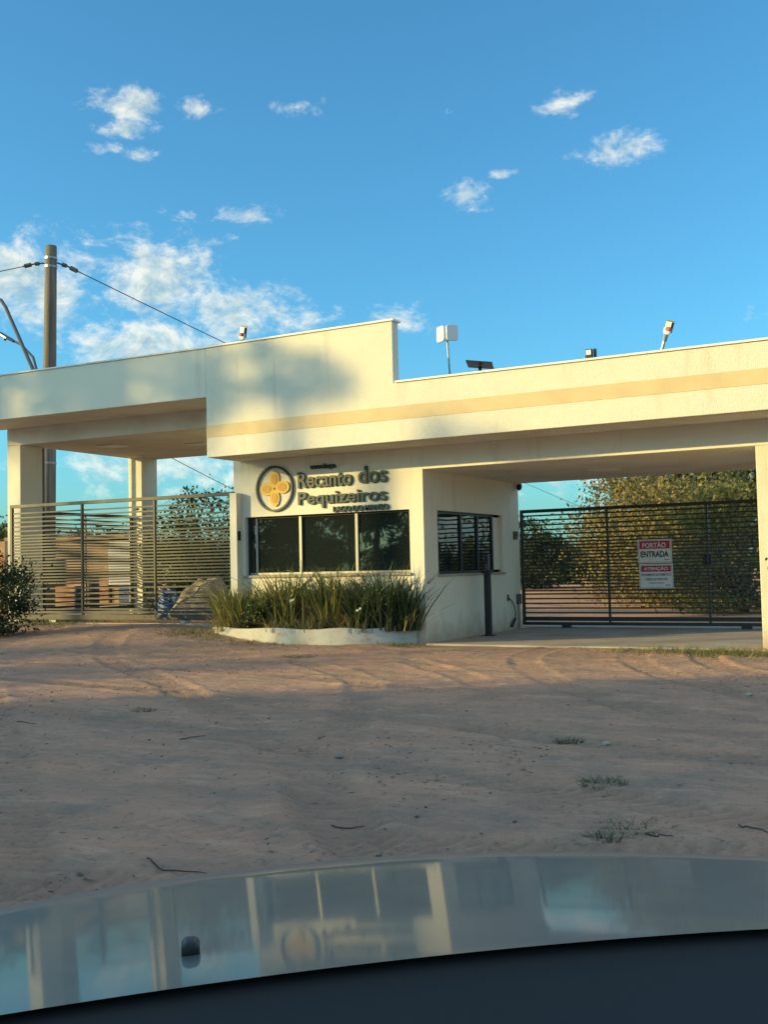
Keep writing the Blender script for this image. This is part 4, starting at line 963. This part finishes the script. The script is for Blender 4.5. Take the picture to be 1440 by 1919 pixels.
base = scatter_grass(-3.2, -0.75, 0.75, 0.26, 420, 0.04, 0.13, V_, F__, base)
base = scatter_grass(-2.0, -0.9, 0.7, 0.35, 260, 0.04, 0.15, V_, F__, base)
base = scatter_grass(-12.2, -1.1, 0.35, 0.25, 160, 0.03, 0.12, V_, F__, base)
base = scatter_grass(-11.0, -1.3, 0.8, 0.16, 120, 0.02, 0.07, V_, F__, base)
base = scatter_grass(-16.6, -0.4, 0.7, 0.5, 260, 0.04, 0.16, V_, F__, base)
base = scatter_grass(-8.4, -0.55, 0.25, 0.2, 60, 0.03, 0.1, V_, F__, base)
tag(np_mesh('grass', np.concatenate(V_), np.concatenate(F__), M_blade), 'short dry grass along the foot of the building', 'grass', kind='stuff')
# dry leaf litter lying in patches
lit = []
for i in range(9000):
    x = rng.uniform(-15, 1.0); y = rng.uniform(-13.2, -0.4)
    if vnoise(np.array([x]), np.array([y]), 2.2, 62, 3)[0] < 0.10 and rng.uniform() < 0.90: continue
    lit.append((x, y, surf(x, y)+0.006))
lit = np.array(lit); V, F_ = leaf_quads(lit, 0.045, rng, droop=0.0, aspect=0.55)
V = V.reshape(-1, 4, 3); V[:, :, 2] = lit[:, None, 2]+(V[:, :, 2]-lit[:, None, 2])*0.22; V = V.reshape(-1, 3)
M_litter = mat('dry_leaf_litter', (0.1,0.08,0.06), 0.9, island=[(0.09,0.065,0.045),(0.16,0.11,0.07),(0.06,0.05,0.04),(0.22,0.16,0.10),(0.07,0.075,0.045)])
tag(np_mesh('leaf_litter', V, F_, M_litter), 'dry leaf litter in patches over the dirt yard', 'leaf litter', kind='stuff')
# loose stones and clods
bv = np.array([(1,0,0),(-1,0,0),(0,1,0),(0,-1,0),(0,0,1),(0,0,-1)], float); bf = np.array([(0,2,4),(2,1,4),(1,3,4),(3,0,4),(2,0,5),(1,2,5),(3,1,5),(0,3,5)])
M_stone = mat('pale_stone', (0.42,0.38,0.33), 0.9, bump=[(40,0.5,0.01,None)])
V_, F__ = [], []
for i in range(1700):
    x = rng.uniform(-14, 1.0); y = rng.uniform(-13.2, -0.3)
    if vnoise(np.array([x]), np.array([y]), 1.5, 61, 2)[0] < -0.05 and rng.uniform() < 0.85: continue
    s_ = 0.005+0.010*rng.uniform()**3; R3 = np.linalg.qr(rng.normal(size=(3, 3)))[0]
    F__.append(bf+len(V_)*6); V_.append((bv*s_*rng.uniform(0.6, 1.3, (6, 1)))@R3*np.array([1, 1, 0.7])+np.array([x, y, surf(x, y)+s_*0.2]))
M_grit = mat('grit', (0.3,0.22,0.17), 0.9, island=[(0.20,0.14,0.11),(0.34,0.25,0.19),(0.14,0.11,0.09),(0.42,0.35,0.29)])
tag(np_mesh('gravel', np.concatenate(V_), np.concatenate(F__), M_grit), 'loose grit scattered over the dirt yard', 'gravel', kind='stuff')
for i, (x, y, s_, lab) in enumerate(((1137,1390,0.045,'pale stone on the dirt right of centre'),(1190,1394,0.028,'dark small stone beside the pale stone'),(636,1412,0.05,'flat grey stone on the dirt in the middle'),(428,1311,0.04,'pale stone on the dirt left of centre'),(1405,1304,0.05,'white stone on the dirt near the right edge'),(445,1236,0.035,'small pale stone before the planter'))):
    q = ground_spot(x, y); r_ = np.random.RandomState(400+i)
    import bmesh
    bm = bmesh.new(); bmesh.ops.create_icosphere(bm, subdivisions=2, radius=s_)
    for v in bm.verts: v.co *= r_.uniform(0.85, 1.15); v.co.z *= 0.55
    s_ *= 0.6
    for v in bm.verts: v.co *= 0.6
    me = bpy.data.meshes.new('stone'); bm.to_mesh(me); bm.free()
    o = finish(me, 'stone', M_pile if i in (1, 2) else M_stone); o.location = (q.x, q.y, surf(q.x, q.y)+s_*0.2); tag(o, lab, 'stone', 'stones on the dirt')

# ------------------------------------------------------------------ the car the picture is taken from
HD = 0.681                       # heading, left of the facade's normal
car = empty('car', (EYE.x+0.3455*math.cos(HD), EYE.y+0.3455*math.sin(HD), 0.0), 'grey car with glossy bonnet in the foreground', 'car', rz=HD)
# local frame: x to the car's right (0 = middle), y forward (0 = driver's eye), z up
def hood_z(a, b):
    u = b-0.972; z = 0.9522-0.116*u-0.011*u*u - 0.0323*(a/0.75)**2
    lip = max(0.0, b-(1.5125-0.475*(a+0.167)**2)); z -= 0.362*lip*lip + 2.2*max(0.0, lip-0.25)**2
    ed = max(0.0, abs(a)-0.70); z -= 7.0*ed*ed
    return z
na, nb = 61, 60
A_ = np.linspace(-0.80, 0.80, na); V = []; 
for i in range(na):
    a = A_[i]; rear = 0.972-0.039*(a/0.75)**2
    for j in range(nb):
        f_ = j/(nb-1); b = rear+(1.90-0.22*(a/0.75)**2-rear)*f_
        V.append((a, b, hood_z(a, b)))
ix = np.arange(na*nb).reshape(na, nb)
F_ = np.stack([ix[:-1,:-1], ix[1:,:-1], ix[1:,1:], ix[:-1,1:]], -1).reshape(-1, 4)
np_mesh('bonnet', np.array(V), F_, M_paint, car, smooth=True)
mb = MB()
secs = []
for sgn in (-1, 1):
    vs = []; fs = []
    prof = [0.0, 0.25, 0.5, 0.75, 1.0]
    for j in range(24):
        b = 0.55+(1.95-0.55)*j/23; zt = hood_z(0.80*sgn, min(max(b, 0.9), 1.82))-0.012
        for (da, dz_) in ((0.006, 0.0), (0.05, -0.03), (0.08, -0.12), (0.09, -0.35)):
            vs.append(((0.80+da)*sgn, b, zt+dz_))
    for j in range(23):
        for k in range(3): fs.append((j*4+k, j*4+k+1, (j+1)*4+k+1, (j+1)*4+k))
    MB().add(vs, fs).build('fender', M_paint, car, local=True, smooth=True)
vs = []; fs = []
for i in range(na):
    a = A_[i]; b = 1.90-0.22*(a/0.75)**2; z = hood_z(a, b)
    vs += [(a, b+0.012, z-0.012), (a, b+0.10, z-0.10), (a, b+0.12, z-0.30), (a, b+0.10, 0.25)]
for i in range(na-1):
    for k in range(3): fs.append((i*4+k, (i+1)*4+k, (i+1)*4+k+1, i*4+k+1))
MB().add(vs, fs).build('front_bumper', M_paint, car, local=True, smooth=True)
vs = []; fs = []
for i in range(na):
    a = A_[i]; rear = 0.972-0.039*(a/0.75)**2; z = hood_z(a, rear)
    vs += [(a, rear+0.06, hood_z(a, rear+0.06)-0.003), (a, rear+0.008, z-0.006), (a, rear-0.05, z-0.020), (a, rear-0.22, z-0.045)]
for i in range(na-1):
    for k in range(3): fs.append((i*4+k, (i+1)*4+k, (i+1)*4+k+1, i*4+k+1))
MB().add(vs, fs).build('cowl', M_cowl, car, local=True, smooth=True)
vs = []; fs = []
for i in range(na):
    a = A_[i]; rear = 0.972-0.039*(a/0.75)**2; z = hood_z(a, rear)
    bump_ = 0.035*math.exp(-((a+0.42)/0.22)**2)
    vs += [(a, rear-0.225, z-0.046), (a, rear-0.27, z-0.030+bump_*0.4), (a, rear-0.36, z-0.02+bump_), (a, rear-0.50, z-0.05+bump_*0.6), (a, rear-0.56, z-0.16), (a, rear-0.56, 0.45)]
for i in range(na-1):
    for k in range(5): fs.append((i*6+k, (i+1)*6+k, (i+1)*6+k+1, i*6+k+1))
MB().add(vs, fs).build('dashboard', M_dash, car, local=True, smooth=True)
na_, nb_ = -0.354, 1.09
zz = hood_z(na_, nb_)
MB(Matrix.Translation((na_, nb_, zz))).prism([(-0.0088,-0.003),(-0.009,0.009),(-0.005,0.013),(0.005,0.013),(0.009,0.009),(0.0088,-0.003)], lambda a, c, d: (a, d, c), -0.012, 0.012).build('washer_nozzle', M_black, car, local=True, bevel=0.003, smooth=True)
